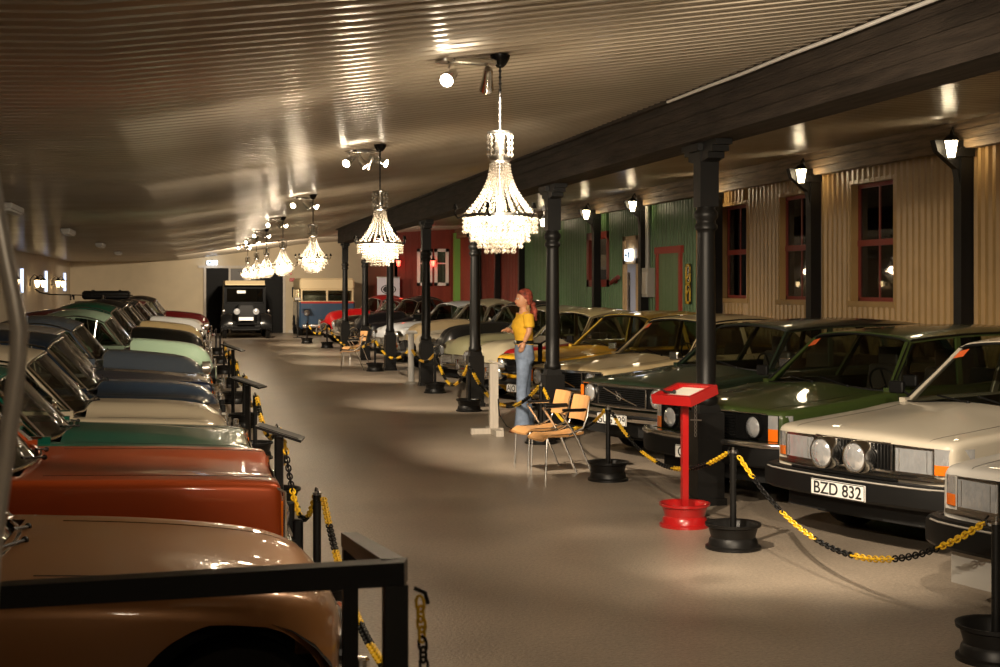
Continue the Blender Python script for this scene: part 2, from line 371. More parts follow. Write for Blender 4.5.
# dark timber beam and pillars along the right wall, lanterns
mb = MB()
for k in range(3): mb.bbox((XR-.17+.01*(k % 2), Y0, 3.60+k*.12), (XR-.03, yC, 3.60+k*.12+.112))
struct(mb.build('trim_1', M['beamw'], smooth=0))
PILX = [963, 813, 716, 643, 596, 552, 521, 497, 478]
pil = [px2y(p, XR-.14) for p in PILX]; pil = [pil[0]-4.0] + pil
for k, y in enumerate(pil):
    mb = MB(); mb.bbox((XR-.22, y-.09, 0), (XR-.05, y+.09, 3.62)); mb.bbox((XR-.30, y-.12, 3.5), (XR-.05, y+.12, 3.60))
    mb.prism([(XR-.22, 3.15), (XR-.26, 3.35), (XR-.52, 3.56), (XR-.56, 3.70), (XR-.05, 3.70), (XR-.05, 3.15)], y-.06, y+.06, axis='y')
    mb.bbox((XR-.24, y-.11, 0), (XR-.05, y+.11, .5))
    struct(mb.build('trim_%d' % (k+2), M['iron'], smooth=0))
lant_y = [px2y(950, XR-.35), px2y(803, XR-.35), px2y(706, XR-.35), px2y(634, XR-.35), px2y(588, XR-.35), px2y(548, XR-.35), px2y(518, XR-.35)]
LANT = []
names = ['beside the first wall pillar from the right edge', 'beside the pillar between the two nearest windows', 'hidden partly behind the nearest hall column', 'above the pale wooden door', 'above the small red framed window', 'at the left end of the green wall', 'over the red boarded wall']
def lantern(name, loc, glass, label, group, cat='wall lantern', up=True, arm=(.3, 0, .06)):
    e = empty(name, loc, 0, label, cat, group)
    mb = MB(); n = 6
    mb.lathe([(.035, -.13), (.05, -.125), (.055, -.115)], n); mb.lathe([(.10, .09), (.105, .10), (.06, .15), (.025, .17), (.012, .21), (0.001, .22)], n)
    for k in range(n):
        a = 2*PI*k/n; mb.tube([(.053*math.cos(a), .053*math.sin(a), -.12), (.095*math.cos(a), .095*math.sin(a), .095)], .006, 4)
    mb.build('cage', M['iron'], e)
    mb = MB(); mb.lathe([(.001, -.115), (.045, -.115), (.085, .085), (.001, .09)], n); mb.build('lit_glass', glass, e)
    mb = MB(); mb.tube([(0, 0, .2), (arm[0]*.4, arm[1]*.4, .26), (arm[0]*.9, arm[1]*.9, .14), (arm[0], arm[1], .02)], .012, 6); mb.bbox((arm[0]-.02, arm[1]-.04, -.08), (arm[0]+.02, arm[1]+.04, .12)); mb.build('arm', M['iron'], e)
    return e
for k, y in enumerate(pil[1:8]):
    y -= .25; loc = (XR-.45, y, 3.58); LANT.append(loc)
    lantern('wall_lantern', loc, M['lantern'], 'black six sided wall lantern, lit, '+names[k], 'lanterns along the right wall', arm=(.16, .19, 0))

# red house facade facing down the hall at the far end
yF = yC
xF0, xF1 = 7.15, XR
mb = MB(); k = 0; x = xF0
wins = [(8.05, 8.42), (8.68, 9.02)]
def cols(x0, x1, zsegs):
    for a, b in zsegs: mb.add([(x0, yF, a), (x1, yF, a), (x1, yF, b), (x0, yF, b)], [(0, 1, 2, 3)])
xs = sorted([xF0+.12*i for i in range(int((xF1-xF0)/.12)+1)]+[w_ for p in wins for w_ in p]+[xF1])
for a_, b_ in zip(xs, xs[1:]):
    if b_-a_ < 1e-4: continue
    c = (a_+b_)/2; sg = [(0, 4.)]
    for p in wins:
        if p[0] < c < p[1]: sg = [(0, 2.0), (3.15, 4.)]
    cols(a_, b_, sg)
for i in range(int((xF1-xF0)/.24)):
    xx = xF0+.24*i+.1
    if all(not (p[0]-.08 < xx < p[1]+.05) for p in wins): mb.bbox((xx, yF-.025, 0), (xx+.05, yF, 3.95))
mb.bbox((xF0, yF, 0), (xF0+.1, Y1, 3.95)); mb.bbox((xF0+.1, yF+.5, 0), (xF1, yF+.55, 3.95))
struct(mb.build('wall_facade', M['redw'], smooth=0, fix=False))
for i, (a, b) in enumerate(wins):
    w = empty('window_%d' % (5+i), ((a+b)/2, yF, 2.0)); w['kind'] = 'structure'; hw = (b-a)/2
    mb = MB(); t = .09; h = 1.15
    for p, q in (((-hw-t, -.06, -t), (-hw+.02, 0, h+t)), ((hw-.02, -.06, -t), (hw+t, 0, h+t)), ((-hw-t, -.06, -t), (hw+t, 0, .02)), ((-hw-t, -.06, h-.02), (hw+t, 0, h+t)), ((-hw, -.03, h*.6), (hw, -.01, h*.6+.05))): mb.bbox(p, q)
    mb.build('frame', M['white'], w, smooth=0)
    mb = MB(); mb.bbox((-hw, .0, 0), (hw, .005, h)); mb.build('pane', M['glass'], w, smooth=0)
    mb = MB(); mb.grid([[(-hw-.05+(2*hw+.1)*k/12, .04+.02*math.sin(k*2.), z) for k in range(13)] for z in (-.05, h+.05)]); mb.build('curtain', M['white'], w)
mb = MB(); mb.bbox((XR-.24, yF-.35, 0), (XR-.02, yF-.1, 3.8)); struct(mb.build('trim_20', mat('fresh green paint', (.20, .42, .08), .5), smooth=0))
RED = []
for i, xx in enumerate((7.25, 8.5)):
    loc = (xx, yF-.28, 2.72); RED.append(loc)
    lantern('red_lantern', loc, M['redlan'], ['red glowing lantern above the white banner', 'red glowing lantern between the two white windows'][i], 'red lanterns', arm=(0, .26, 0))
# roll-up banner with a dark emblem
e = empty('roll_up_banner', (6.85, yF-.55, 0), 0, 'pale roll-up banner with a dark oval emblem in front of the red facade', 'banner')
mb = MB(); mb.rbox((0, 0, .05), (.85, .22, .1), .04); mb.build('base', M['steel'], e)
mb = MB(); mb.bbox((-.40, -.012, .1), (.40, -.004, 2.2)); mb.build('cloth', M['lilac'], e, smooth=0)
mb = MB(); b = len(mb.v); mb.lathe([(.001, 0), (.27, 0), (.27, .006), (.001, .006)], 24, axis='y'); mb.lathe([(.23, -.002), (.20, -.002)], 24, axis='y', m=M['lilac']); mb.xf(Matrix.Translation((0, -.022, 1.78)) @ Matrix.Diagonal((1, 1, .62, 1)))
mb.build('emblem', M['ink'], e, smooth=0)
mb = MB()
for r_, (w_, z_) in enumerate(((.55, 1.45), (.42, 1.33), (.5, .9), (.3, .78))):
    n = int(w_/.07)
    for k in range(n): mb.bbox((-w_/2+k*.07, -.018, z_-.035), (-w_/2+k*.07+.05, -.0135, z_+.035))
mb.build('printed_text', M['ink'], e, smooth=0, kind='stuff')
mb = MB(); mb.tube([(0, .02, .1), (0, .02, 2.2)], .012); mb.bbox((-.42, -.015, 2.19), (.42, .005, 2.23)); mb.build('pole', M['steel'], e)

# central line of iron columns and the boarded beam they carry
COLP = [(706, 'nearest cast iron column, directly behind the red clipboard stand'), (552.5, 'black cast iron column just right of the woman mannequin, behind the wooden chairs'), (475, 'black cast iron column in front of the red and cream saloon'),
        (426, 'black cast iron column in front of the pale yellow rounded car'), (390, 'black cast iron column in front of the tan hooded old car'), (365, 'black cast iron column beside the pale grey round car'), (345, 'farthest black cast iron column, carrying the end of the timber beam')]
COLY = []
for p, lab in COLP:
    y = px2y(p, XC); COLY.append(y)
    e = empty('cast_iron_column', (XC, y, 0), 0, lab, 'column', 'cast iron columns along the aisle')
    mb = MB(); mb.bbox((-.14, -.14, 0), (.14, .14, .06)); mb.box((0, 0, .43), (.245, .245, .74)); mb.box((0, 0, .83), (.21, .21, .08), taper=.82); mb.build('pedestal', M['iron'], e, smooth=0)
    mb = MB(); mb.lathe([(.09, .86), (.105, .88), (.105, .92), (.085, .95), (.088, 1.3), (.076, 2.36), (.078, 2.38), (.098, 2.40), (.098, 2.43), (.082, 2.45), (.082, 2.47), (.104, 2.50), (.104, 2.54), (.08, 2.57), (.078, 2.6)], 20); mb.build('shaft', M['iron'], e)
    mb = MB(); mb.box((0, 0, 2.84), (.17, .17, .50)); mb.box((0, 0, 3.10), (.25, .25, .06))
    mb.prism([(-.42, 3.15), (-.42, 3.10), (-.34, 3.10), (-.34, 3.05), (-.24, 3.05), (-.24, 3.0), (-.12, 2.98), (.12, 2.98), (.24, 3.0), (.24, 3.05), (.34, 3.05), (.34, 3.10), (.42, 3.10), (.42, 3.15)], -.075, .075, axis='x')
    mb.build('capital', M['iron'], e, smooth=0)
mb = MB()
yE = COLY[-1]+.35
for k in range(4):
    o_ = .006*(k % 2); z0 = 3.15+.108*k
    mb.bbox((4.22+o_, Y0, z0), (4.58-o_, yE, z0+.100))
mb.bbox((4.235, Y0, 3.16), (4.565, yE, 3.62)); mb.bbox((4.17, Y0, 3.54), (4.24, yE, 3.575)); mb.bbox((4.56, Y0, 3.55), (4.63, yE, 3.6))
struct(mb.build('beam', M['beam'], smooth=0))
ya, yb = px2y(905, 4.2), px2y(676, 4.2)
mb = MB(); mb.tube([(4.13, -2, 3.53)]+[(4.13+.004*math.sin(k*2.), ya-6+(yb-ya+6)*k/12, 3.53+.004*math.sin(k*3.1)) for k in range(13)]+[(4.13, yb+.02, 3.53)], .014); tag(mb.build('cable_conduit', M['white'], smooth=40), 'thin white conduit clipped along the top of the dark timber beam', 'conduit')

# ceiling battens (switched off), left part
for k, (yy, xx) in enumerate(((17.6, -2.1), (25., -2.05), (33., -2.0), (41., -2.0))):
    e = empty('ceiling_batten_light', (xx, yy, ceilz(xx)), 0, ['switched off ceiling batten light nearest the camera, at the left edge', 'second unlit batten light from the left edge of the ceiling', 'third unlit batten light along the left of the ceiling', 'farthest unlit batten light on the left of the ceiling'][k], 'batten light', 'unlit battens on the ceiling')
    mb = MB(); mb.rbox((0, 0, -.045), (.16, 1.25, .07), .02); mb.build('housing', mat('batten grey', (.38, .36, .33), .5), e)
    mb = MB(); mb.rbox((0, 0, -.09), (.12, 1.2, .03), .015); mb.build('diffuser', mat('batten diffuser', (.5, .48, .44), .35), e)

# double sliding door at the far end
dX = lambda px: (px-190)*56/1423.
d = empty('door_3', (0, Y1, 0)); d['kind'] = 'structure'
mb = MB(); mb.bbox((dX(206), -.10, 0), (dX(229), -.03, 2.62)); mb.build('door_leaf', M['flatblack'], d, smooth=0)
mb = MB(); mb.bbox((dX(256), -.10, 0), (dX(283.5), -.03, 2.62)); mb.build('door_leaf', M['flatblack'], d, smooth=0)
mb = MB(); mb.bbox((dX(230.5), -.05, 0), (dX(256), -.02, 2.60))
for k in range(9): mb.bbox((dX(231)+k*.11, -.07, 0), (dX(231)+k*.11+.05, -.05, 2.6))
mb.build('centre_panel', mat('dark grey boards', (.10, .09, .08), .5), d, smooth=0)
mb = MB(); mb.bbox((dX(203.5), -.12, 0), (dX(206), -.02, 2.7)); mb.bbox((dX(228.5), -.12, 0), (dX(230.5), -.02, 2.68)); mb.bbox((dX(283.5), -.12, 0), (dX(286), -.02, 2.7)); mb.bbox((dX(198), -.14, 2.62), (dX(290), -.02, 2.72)); mb.build('door_frame', M['paleW'], d, smooth=0)
e = empty('exit_sign', (dX(212), Y1-.4, 2.83), 0, 'glowing white exit sign above the black sliding door at the far end', 'exit sign')
mb = MB(); mb.rbox((0, 0, 0), (.42, .06, .18), .02, axis=1); mb.build('housing', M['exit'], e)
mb = MB(); mb.bbox((-.14, -.034, -.05), (-.05, -.031, .05)); mb.prism([(0, -.02), (.1, -.02), (.1, -.05), (.16, 0), (.1, .05), (.1, .02), (0, .02)], -.035, -.031, axis='y'); mb.build('pictogram', M['exitink'], e, smooth=0)
mb = MB(); mb.tube([(0, 0, .09), (0, 0, .15)], .01); mb.build('bracket', M['steel'], e)
e = empty('fire_call_point', (dX(293), Y1, 2.15), 0, 'small red fire alarm box on the cream wall right of the black door', 'fire alarm')
mb = MB(); mb.rbox((0, -.04, 0), (.22, .08, .14), .02, axis=1); mb.build('box', M['redp'], e); mb = MB(); mb.lathe([(.001, -.05), (.07, -.05), (.09, 0)], 16, (-.08, 0, .28), 'y'); mb.build('bell', M['redp'], e)
e = empty('wall_loudspeaker', (dX(296), Y1, 1.55), 0, 'black loudspeaker fixed to the cream far wall by the door', 'speaker')
mb = MB(); mb.rbox((0, -.12, .1), (.26, .22, .42), .04); mb.build('cabinet', M['black'], e); mb = MB(); mb.lathe([(.001, -.235), (.08, -.24), (.1, -.232)], 16, (0, 0, .1), 'y'); mb.build('cone', M['blackg'], e); mb = MB(); mb.bbox((-.03, -.03, -.1), (.03, 0, .1)); mb.build('bracket', M['steel'], e)

# sconces and cold light tubes on the left wall
SC = [(15.6, 'nearest'), (36.5, 'second'), (42.5, 'third'), (57.5, 'fourth'), (62.5, 'fifth'), (76, 'farthest')]
SCL = []
for k, (p, n) in enumerate(SC):
    yy = dy(1423*4.4/(190-p), -4.4); loc = (XL+.22, yy, 1.98); SCL.append(loc)
    lantern('wall_sconce', loc, M['sconce'], n+' of the lit black sconces in a row on the left wall', 'sconces along the left wall', 'wall lamp', arm=(-.2, 0, 0))
for k, p in enumerate((23.5, 47.5, 66)):
    yy = dy(1423*4.5/(190-p), -4.5)
    e = empty('wall_light_tube', (XL+.06, yy, 2.05), 0, ['nearest', 'middle', 'farthest'][k]+' of three upright cold white light tubes on the left wall', 'light tube', 'cold light tubes on the left wall')
    mb = MB(); mb.tube([(0, 0, -.33), (0, 0, .33)], .04, 10); mb.build('tube', M['blueL'], e); mb = MB(); mb.bbox((-.06, -.06, -.36), (.04, .06, -.33)); mb.bbox((-.06, -.06, .33), (.04, .06, .36)); mb.bbox((-.06, -.03, -.36), (-.045, .03, .36)); mb.build('holder', M['steel'], e, smooth=0)

# ---------------------------------------------------------------- chandeliers and spotlights
def chandelier():
    e = empty('chandelier', (0, 0, 0))
    L = 1.13
    mb = MB(); mb.lathe([(.001, -.075), (.018, -.07), (.035, -.055), (.055, -.02), (.058, 0), (.001, 0)], 16); mb.build('canopy', M['blackg'], e)
    mb = MB(); mb.tube([(0, 0, -.06), (0, 0, -.42)], .006, 6)
    for k in range(9): mb.sphere((0, 0, -.09-k*.036), .010, n=5)
    mb.build('chain', M['iron'], e)
    mb = MB(); mb.lathe([(.001, -.42), (.02, -.43), (.012, -.46), (.03, -.50), (.03, -.56), (.058, -.575), (.060, -.60), (.05, -.61), (.02, -.615)], 16); mb.lathe([(.205, -.905), (.215, -.905), (.215, -.925), (.205, -.925), (.205, -.905)], 32)
    mb.lathe([(.068, -.435), (.072, -.435), (.072, -.445), (.068, -.445), (.068, -.435)], 20)
    for k in range(6):
        a = PI*k/3+.2; mb.tube([(.02*math.cos(a), .02*math.sin(a), -.6), (.02*math.cos(a), .02*math.sin(a), -.9), (.21*math.cos(a), .21*math.sin(a), -.915)], .004, 5)
    mb.build('frame', M['steel'], e)
    for k in range(6):          # little curled arms with candle stubs outside the drum
        a = PI*k/3+.05; q = [(.21, -.915), (.245, -.93), (.265, -.905), (.262, -.885)]
        mb = MB(); mb.tube([(r*math.cos(a), r*math.sin(a), z) for r, z in q], .005, 5); mb.lathe([(.001, -.885), (.018, -.88), (.012, -.865), (.010, -.85), (.001, -.85)], 8, (.262*math.cos(a), .262*math.sin(a), 0)); mb.build('arm', M['blackg'], e)
    mb = MB()                    # top crown of drops
    for k in range(12):
        a = 2*PI*k/12
        for j in range(4): mb.octa((.07*math.cos(a), .07*math.sin(a), -.465-j*.034), .010, .017)
    for k in range(22):          # swagged strands from crown to the rim
        a = 2*PI*k/22
        for j in range(17):
            t = j/16.; r = .055+.15*t**1.9; z = -.625-.285*t; mb.octa((r*math.cos(a), r*math.sin(a), z), .0095, .012)
    mb.build('crystal_strands', M['crystal'], e, smooth=0, kind='stuff')
    mb = MB()
    for r, z, n, rows in ((.208, -.93, 40, 4), (.165, -.955, 32, 5), (.125, -.99, 24, 5), (.085, -1.02, 16, 5), (.045, -1.04, 9, 4)):
        for k in range(n):
            a = 2*PI*(k+.5*0)/n
            for j in range(rows): mb.octa((r*math.cos(a), r*math.sin(a), z-j*.024), .0105, .014)
    mb.build('crystal_drum', M['crystal'], e, smooth=0, kind='stuff')
    for k in range(5):
        a = 2*PI*k/5+.3; mb = MB(); mb.sphere((.13*math.cos(a), .13*math.sin(a), -.93), .022, n=6, sc=(1, 1, 1.5)); mb.build('bulb', M['bulb'], e)
    return e
CHP = [500, 380, 313, 283, 266.5, 256.4, 247.6]
ordn = ['nearest and largest crystal chandelier, in front of the timber beam', 'second crystal chandelier down the aisle', 'third crystal chandelier down the aisle', 'fourth crystal chandelier, in front of the far wall', 'fifth crystal chandelier, over the vintage car', 'sixth crystal chandelier, over the vintage car', 'farthest crystal chandelier, smallest in the row']
ch0 = chandelier(); CH = []
XCH = 1.72
for k, p in enumerate(CHP):
    c = ch0 if k == 0 else copy_tree(ch0)
    yy = dy(1423*XCH/(p-190.), XCH); z = ceilz(XCH)
    c.location = (XCH, yy, z); c.rotation_euler[2] = .3*k; c['label'] = ordn[k]; c['category'] = 'chandelier'; c['group'] = 'crystal chandeliers over the aisle'
    CH.append((XCH, yy, z))
def spot_bar(heads):
    e = empty('ceiling_spotlight', (0, 0, 0))
    mb = MB(); mb.rbox((0, 0, -.02), (.34, .07, .035), .015); mb.lathe([(.06, 0), (.06, -.03), (.001, -.035)], 16, (-.13, 0, -.005)); mb.build('mounting_bar', M['chrome'], e)
    for hx, az, tilt in heads:
        d = Vector((math.cos(az)*math.cos(tilt), math.sin(az)*math.cos(tilt), -math.sin(tilt))); p = Vector((hx, 0, -.11))
        q = Vector((1, 0, 0)).rotation_difference(d).to_matrix().to_4x4(); T = Matrix.Translation(p) @ q
        mb = MB(); mb.lathe([(.001, -.07), (.022, -.07), (.028, -.05), (.030, .0), (.043, .075), (.043, .08), (.037, .078), (.03, .05)], 18, axis='x'); mb.xf(T)
        mb.tube([(hx, 0, -.03), (hx, .03, -.06), (hx, .03, -.1), p], .006, 6)
        h = mb.build('spot_head', M['chrome'], e)
        mb = MB(); mb.lathe([(.001, .072), (.036, .070)], 18, axis='x'); mb.xf(T); mb.build('lit_face', M['spotface'], h)
    return e
toC = -PI/2
hA = [(-.10, toC-.65, .45), (.12, PI*.42, .7)]
hB = [(-.14, toC-.8, .5), (-.03, toC+.9, .9), (.06, PI*.55, .8), (.15, toC+.75, .35)]
hC = [(-.13, toC-.6, .35), (.04, toC+1.2, .8), (.14, toC+.7, .5)]
SP = []
slab = ['two headed chrome spotlight bar beside the nearest chandelier', 'four headed chrome spotlight cluster above the second chandelier', 'chrome spotlight cluster above the third chandelier', 'chrome spotlight cluster above the fourth chandelier', 'chrome spotlight cluster above the fifth chandelier', 'chrome spotlight cluster above the sixth chandelier', 'farthest chrome spotlight cluster on the ceiling']
for k, (x, y, z) in enumerate(CH):
    s = spot_bar(hA if k == 0 else hB if k == 1 else hC)
    xx = x-.11 if k else x-.20; yk = y-.05 if k == 0 else y+.3
    s.location = (xx, yk, ceilz(xx)); s.rotation_euler[2] = .15; tag(s, slab[k], 'spotlight', 'spotlights on the aisle ceiling'); SP.append((xx, yk, ceilz(xx)))

# ---------------------------------------------------------------- cars
def curve(keys, x, k):
    """smooth interpolation of column k over keys sorted by descending x"""
    n = len(keys)
    if x >= keys[0][0]: return keys[0][k]
    if x <= keys[-1][0]: return keys[-1][k]
    for i in range(n-1):
        a, b = keys[i], keys[i+1]
        if a[0] >= x >= b[0]:
            h = b[0]-a[0]; t = (x-a[0])/h
            def sl(j):
                if j <= 0 or j >= n-1:
                    q = (keys[min(j+1, n-1)][k]-keys[max(j-1, 0)][k])/(keys[min(j+1, n-1)][0]-keys[max(j-1, 0)][0]); return q
                d0 = (keys[j][k]-keys[j-1][k])/(keys[j][0]-keys[j-1][0]); d1 = (keys[j+1][k]-keys[j][k])/(keys[j+1][0]-keys[j][0])
                return 0. if d0*d1 <= 0 else 2*d0*d1/(d0+d1)
            m0, m1 = sl(i)*h, sl(i+1)*h
            return (2*t**3-3*t**2+1)*a[k]+(t**3-2*t**2+t)*m0+(-2*t**3+3*t**2)*b[k]+(t**3-t**2)*m1
def sstep(a, b, v):
    t = max(0., min(1., (v-a)/(b-a))); return t*t*(3-2*t)
# keys: x, z centre, z edge, half width
STY = {
 'box': dict(L=4.8, keys=[(0, .765, .755, .80), (-.02, .80, .785, .825), (-.08, .825, .805, .84), (-.5, .87, .835, .852), (-1.0, .915, .87, .855), (-1.4, .955, .91, .855), (-2.6, .95, .93, .855), (-3.6, .95, .94, .855), (-4.3, .94, .92, .85), (-4.7, .88, .86, .83), (-4.8, .80, .80, .80)],
    wh=(-.82, -3.46), rw=.31, ra=.37, bell=(0, 1.0), rc=.05, sill=.24, nose=.36, bow=.07,
    wsb=-1.38, wst=-1.95, rft=-3.45, rfb=-4.0, yb=.79, yr=.62, zb=.93, zr=1.40, pil=[(.44, .40)], ped=.05, chrome=False),
 'amazon': dict(L=4.4, keys=[(0, .60, .56, .52), (-.03, .72, .68, .64), (-.10, .85, .80, .73), (-.25, .94, .865, .78), (-.6, .985, .885, .80), (-1.2, 1.01, .91, .81), (-1.45, 1.02, .93, .81), (-2.6, .96, .93, .81), (-3.3, .96, .92, .80), (-4.0, .92, .86, .77), (-4.35, .78, .74, .70), (-4.4, .6, .6, .6)],
    wh=(-.80, -3.40), rw=.32, ra=.36, bell=(.30, .72), rc=.09, sill=.24, nose=.36, bow=.10,
    wsb=-1.42, wst=-1.88, rft=-2.95, rfb=-3.6, yb=.73, yr=.57, zb=.97, zr=1.44, pil=[(.46, .44)], ped=.045, chrome=True),
 'pv': dict(L=4.4, keys=[(0, .62, .50, .40), (-.04, .78, .62, .56), (-.12, .92, .75, .68), (-.3, 1.03, .82, .75), (-.7, 1.09, .85, .79), (-1.2, 1.13, .90, .80), (-1.5, 1.13, .98, .80), (-2.6, 1.05, 1.0, .80), (-3.2, 1.05, .98, .79), (-3.9, .98, .84, .72), (-4.3, .74, .64, .6), (-4.4, .55, .5, .5)],
    wh=(-.78, -3.38), rw=.33, ra=.37, bell=(.34, .66), rc=.16, sill=.26, nose=.36, bow=.12,
    wsb=-1.48, wst=-1.85, rft=-2.7, rfb=-3.7, yb=.70, yr=.53, zb=1.06, zr=1.53, pil=[(.42, .5)], ped=.05, chrome=True),
 'coupe': dict(L=4.35, keys=[(0, .56, .55, .50), (-.03, .64, .66, .62), (-.12, .70, .745, .70), (-.3, .755, .80, .77), (-.7, .835, .845, .82), (-1.1, .885, .87, .84), (-1.45, .91, .885, .845), (-2.6, .88, .88, .84), (-3.3, .90, .92, .83), (-4.0, .84, .88, .80), (-4.3, .72, .80, .70), (-4.35, .62, .7, .6)],
    wh=(-.80, -3.25), rw=.32, ra=.375, bell=(0, .8), rc=.10, sill=.22, nose=.32, bow=.05,
    wsb=-1.42, wst=-1.85, rft=-2.7, rfb=-3.4, yb=.72, yr=.52, zb=.89, zr=1.28, pil=[(.62, .7)], ped=.045, chrome=True),
 'fin': dict(L=4.6, keys=[(0, .72, .76, .80), (-.015, .78, .80, .825), (-.05, .80, .815, .83), (-.5, .875, .845, .84), (-1.0, .915, .87, .845), (-1.45, .935, .89, .845), (-2.6, .93, .92, .845), (-3.6, .93, .93, .84), (-4.3, .92, .92, .83), (-4.55, .86, .86, .81), (-4.6, .78, .8, .79)],
    wh=(-.85, -3.40), rw=.31, ra=.36, bell=(.35, .8), rc=.05, sill=.24, nose=.34, bow=.0,
    wsb=-1.5, wst=-1.95, rft=-3.1, rfb=-3.75, yb=.76, yr=.58, zb=.92, zr=1.36, pil=[(.5, .47)], ped=.05, chrome=True),
}
def wheel(mb_, hub, x, y, r, side, w=.18, rim=False):
    s_ = side
    mb_.lathe([(r*.60, s_*-w), (r*.92, s_*-w), (r, s_*(-w+.03)), (r, s_*-.03), (r*.93, 0), (r*.62, s_*.004), (r*.60, s_*-.02)], 28, (x, y, r), 'y')
    if rim: hub.lathe([(r*.62, 0), (r*.60, s_*-.03), (r*.42, s_*-.04), (r*.38, s_*-.015), (r*.2, s_*-.01), (r*.18, s_*.01), (.001, s_*.012)], 24, (x, y, r), 'y')
    else: hub.lathe([(r*.62, s_*.002), (r*.58, s_*-.02), (r*.50, s_*-.03), (r*.42, s_*-.005), (r*.3, s_*.022), (.001, s_*.03)], 24, (x, y, r), 'y')
PC = {}
def car(style, col, label, cat='car', X=0, Y=0, rz=0, metal=0., roof=None, front='box', bumper='chrome', plate=None, estate=False, name='parked_car', side=None, aux=False, amber=True, dark=False, sx=1., sz=1., detail=True, sticker=False, group=None, hood=None, seam=True, wroof=False, gs=0., **ov):
    p = dict(STY[style]); p.update(ov)
    if gs:
        for q in ('wsb', 'wst', 'rft', 'rfb'): p[q] += gs
    if estate: p.update(rft=-4.45, rfb=-4.72, pil=[(.30, .27), (.62, .60)])
    body = PC.get(('b', col, metal)) or PC.setdefault(('b', col, metal), paint('car paint %d' % len(PC), col, metal))
    roofm = body if roof is None else (PC.get(('b', roof, 0)) or PC.setdefault(('b', roof, 0), paint('car paint %d' % len(PC), roof)))
    hoodm = body if hood is None else (PC.get(('b', hood, 0)) or PC.setdefault(('b', hood, 0), paint('car paint %d' % len(PC), hood)))
    e = empty(name, (X, Y, 0), rz, label, cat, group)
    e.scale = (sx, 1, sz)
    K = p['keys']; L = p['L']; b0, b1 = p['bell']; rc = p['rc']; bow = p['bow']
    def bz(x, v):     # height of top surface at |v| (0 centre .. 1 edge)
        zc, ze = curve(K, x, 1), curve(K, x, 2); z = ze+(zc-ze)*(1-sstep(b0, b1, v))
        if style in ('pv',): z += .02*math.sin(PI*min(1, v/.34))*(v < .34)
        return z
    def bx(x, v): return x-bow*v*v*max(0, 1+x/.9) if x > -.9 else x
    def sidey(x, z, hw):
        zm = .52; t = (z-zm)
        return hw+.02*(1-(t/.4)**2) - (.05*max(0, (.40-z)/.2)**1.5 if z < .40 else 0)
    def zlow(x):
        s = p['sill']; 
        if x > -.25: s = s+(p['nose']-s)*sstep(-.25, -.02, x)
        if x < -L+.3: s = s+.10*sstep(L-.3, L, -x)
        for wx in p['wh']:
            d = abs(x-wx)
            if d < p['ra']: s = max(s, p['rw']+math.sqrt(max(0, p['ra']**2-d*d)))
        return s
    xs = set([0, -.01, -.02, -.04, -.07, -.11, -.16, -.22, -.3])
    x = -.3
    while x > -L: xs.add(round(x, 3)); x -= .12 if detail else .2
    for wx in p['wh']:
        for k in range(-9, 10): xs.add(round(wx+p['ra']*math.sin(PI/2*k/9.), 4))
        xs.add(round(wx+p['ra']+.002, 4)); xs.add(round(wx-p['ra']-.002, 4))
    for d in (0, .02, .05, .1, .18): xs.add(round(-L+d, 3))
    wsb, rfb = p['wsb'], p['rfb']; xs.add(wsb); xs.add(rfb)
    xs = sorted([q for q in xs if -L <= q <= 0], reverse=True)
    V = [i/11. for i in range(12)]; nC, nS = 4, 8
    rows = []; 
    for x in xs:
        hw = curve(K, x, 3); r = min(rc, hw*.4); ze = bz(x, 1.); row = []
        for v in V: row.append((bx(x, v*(hw-r)/hw), v*(hw-r), bz(x, v)))
        for i in range(1, nC+1):
            a = PI/2*i/nC; row.append((bx(x, (hw-r+r*math.sin(a))/hw), hw-r+r*math.sin(a)*1., ze-r+r*math.cos(a)))
        z1 = ze-r; z0 = min(zlow(x), z1-.01); off = sidey(x, z1, hw)-hw
        for i in range(1, nS+1):
            z = z1+(z0-z1)*i/nS; row.append((bx(x, 1), sidey(x, z, hw)-off, z))
        rows.append(row)
    nv = len(V); NR = len(rows[0])
    def shell(xa, xb, j0, j1, mbx, both=True, capF=False, capR=False):
        idx = [i for i, q in enumerate(xs) if xb-1e-6 <= q <= xa+1e-6]
        for s_ in (1, -1):
            mbx.grid([[(rows[i][j][0], s_*rows[i][j][1], rows[i][j][2]) for j in range(j0, j1+1)] for i in idx])
    mbx = MB(); shell(0, -L, nv-3, NR-1, mbx); 
    shell(0, wsb, 0, nv-3, mbx) if hood is None else None
    shell(rfb, -L, 0, nv-3, mbx)
    for i in (0, len(xs)-1):
        r_ = rows[i]; mbx.grid([[(q[0], -q[1], q[2]), (q[0], -q[1]*.33, q[2]), (q[0], q[1]*.33, q[2]), (q[0], q[1], q[2])] for q in r_])
    bo = mbx.build('body_shell', body, e, smooth=50)
    if hood is not None:
        hv = 6 if style == 'pv' else 8
        if hv < nv-3: ex_ = MB(); shell(0, wsb, hv, nv-3, ex_); ex_.build('front_wings', body, e, smooth=50)
        mh = MB(); shell(0, wsb, 0, hv, mh); mh.build('bonnet', hoodm, e, smooth=50)
    # seams
    if seam and detail:
        for s_ in (1, -1):
            vv = .80
            ms = MB(); ms.tube([(bx(q, vv), s_*vv*(curve(K, q, 3)-rc), bz(q, vv)-.0005) for q in xs if wsb+.08 <= q <= -.04], .0035, 4); ms.build('bonnet_gap', M['ink'], e)
            for dx_ in (wsb-.12, wsb-1.15):
                ii = min(range(len(xs)), key=lambda i: abs(xs[i]-dx_)); ms = MB(); ms.tube([(rows[ii][j][0], s_*(rows[ii][j][1]+.0005), rows[ii][j][2]) for j in range(nv+1, NR)], .004, 4); ms.build('door_gap', M['ink'], e)
    # underside, wells
    mu = MB(); hwm = .55
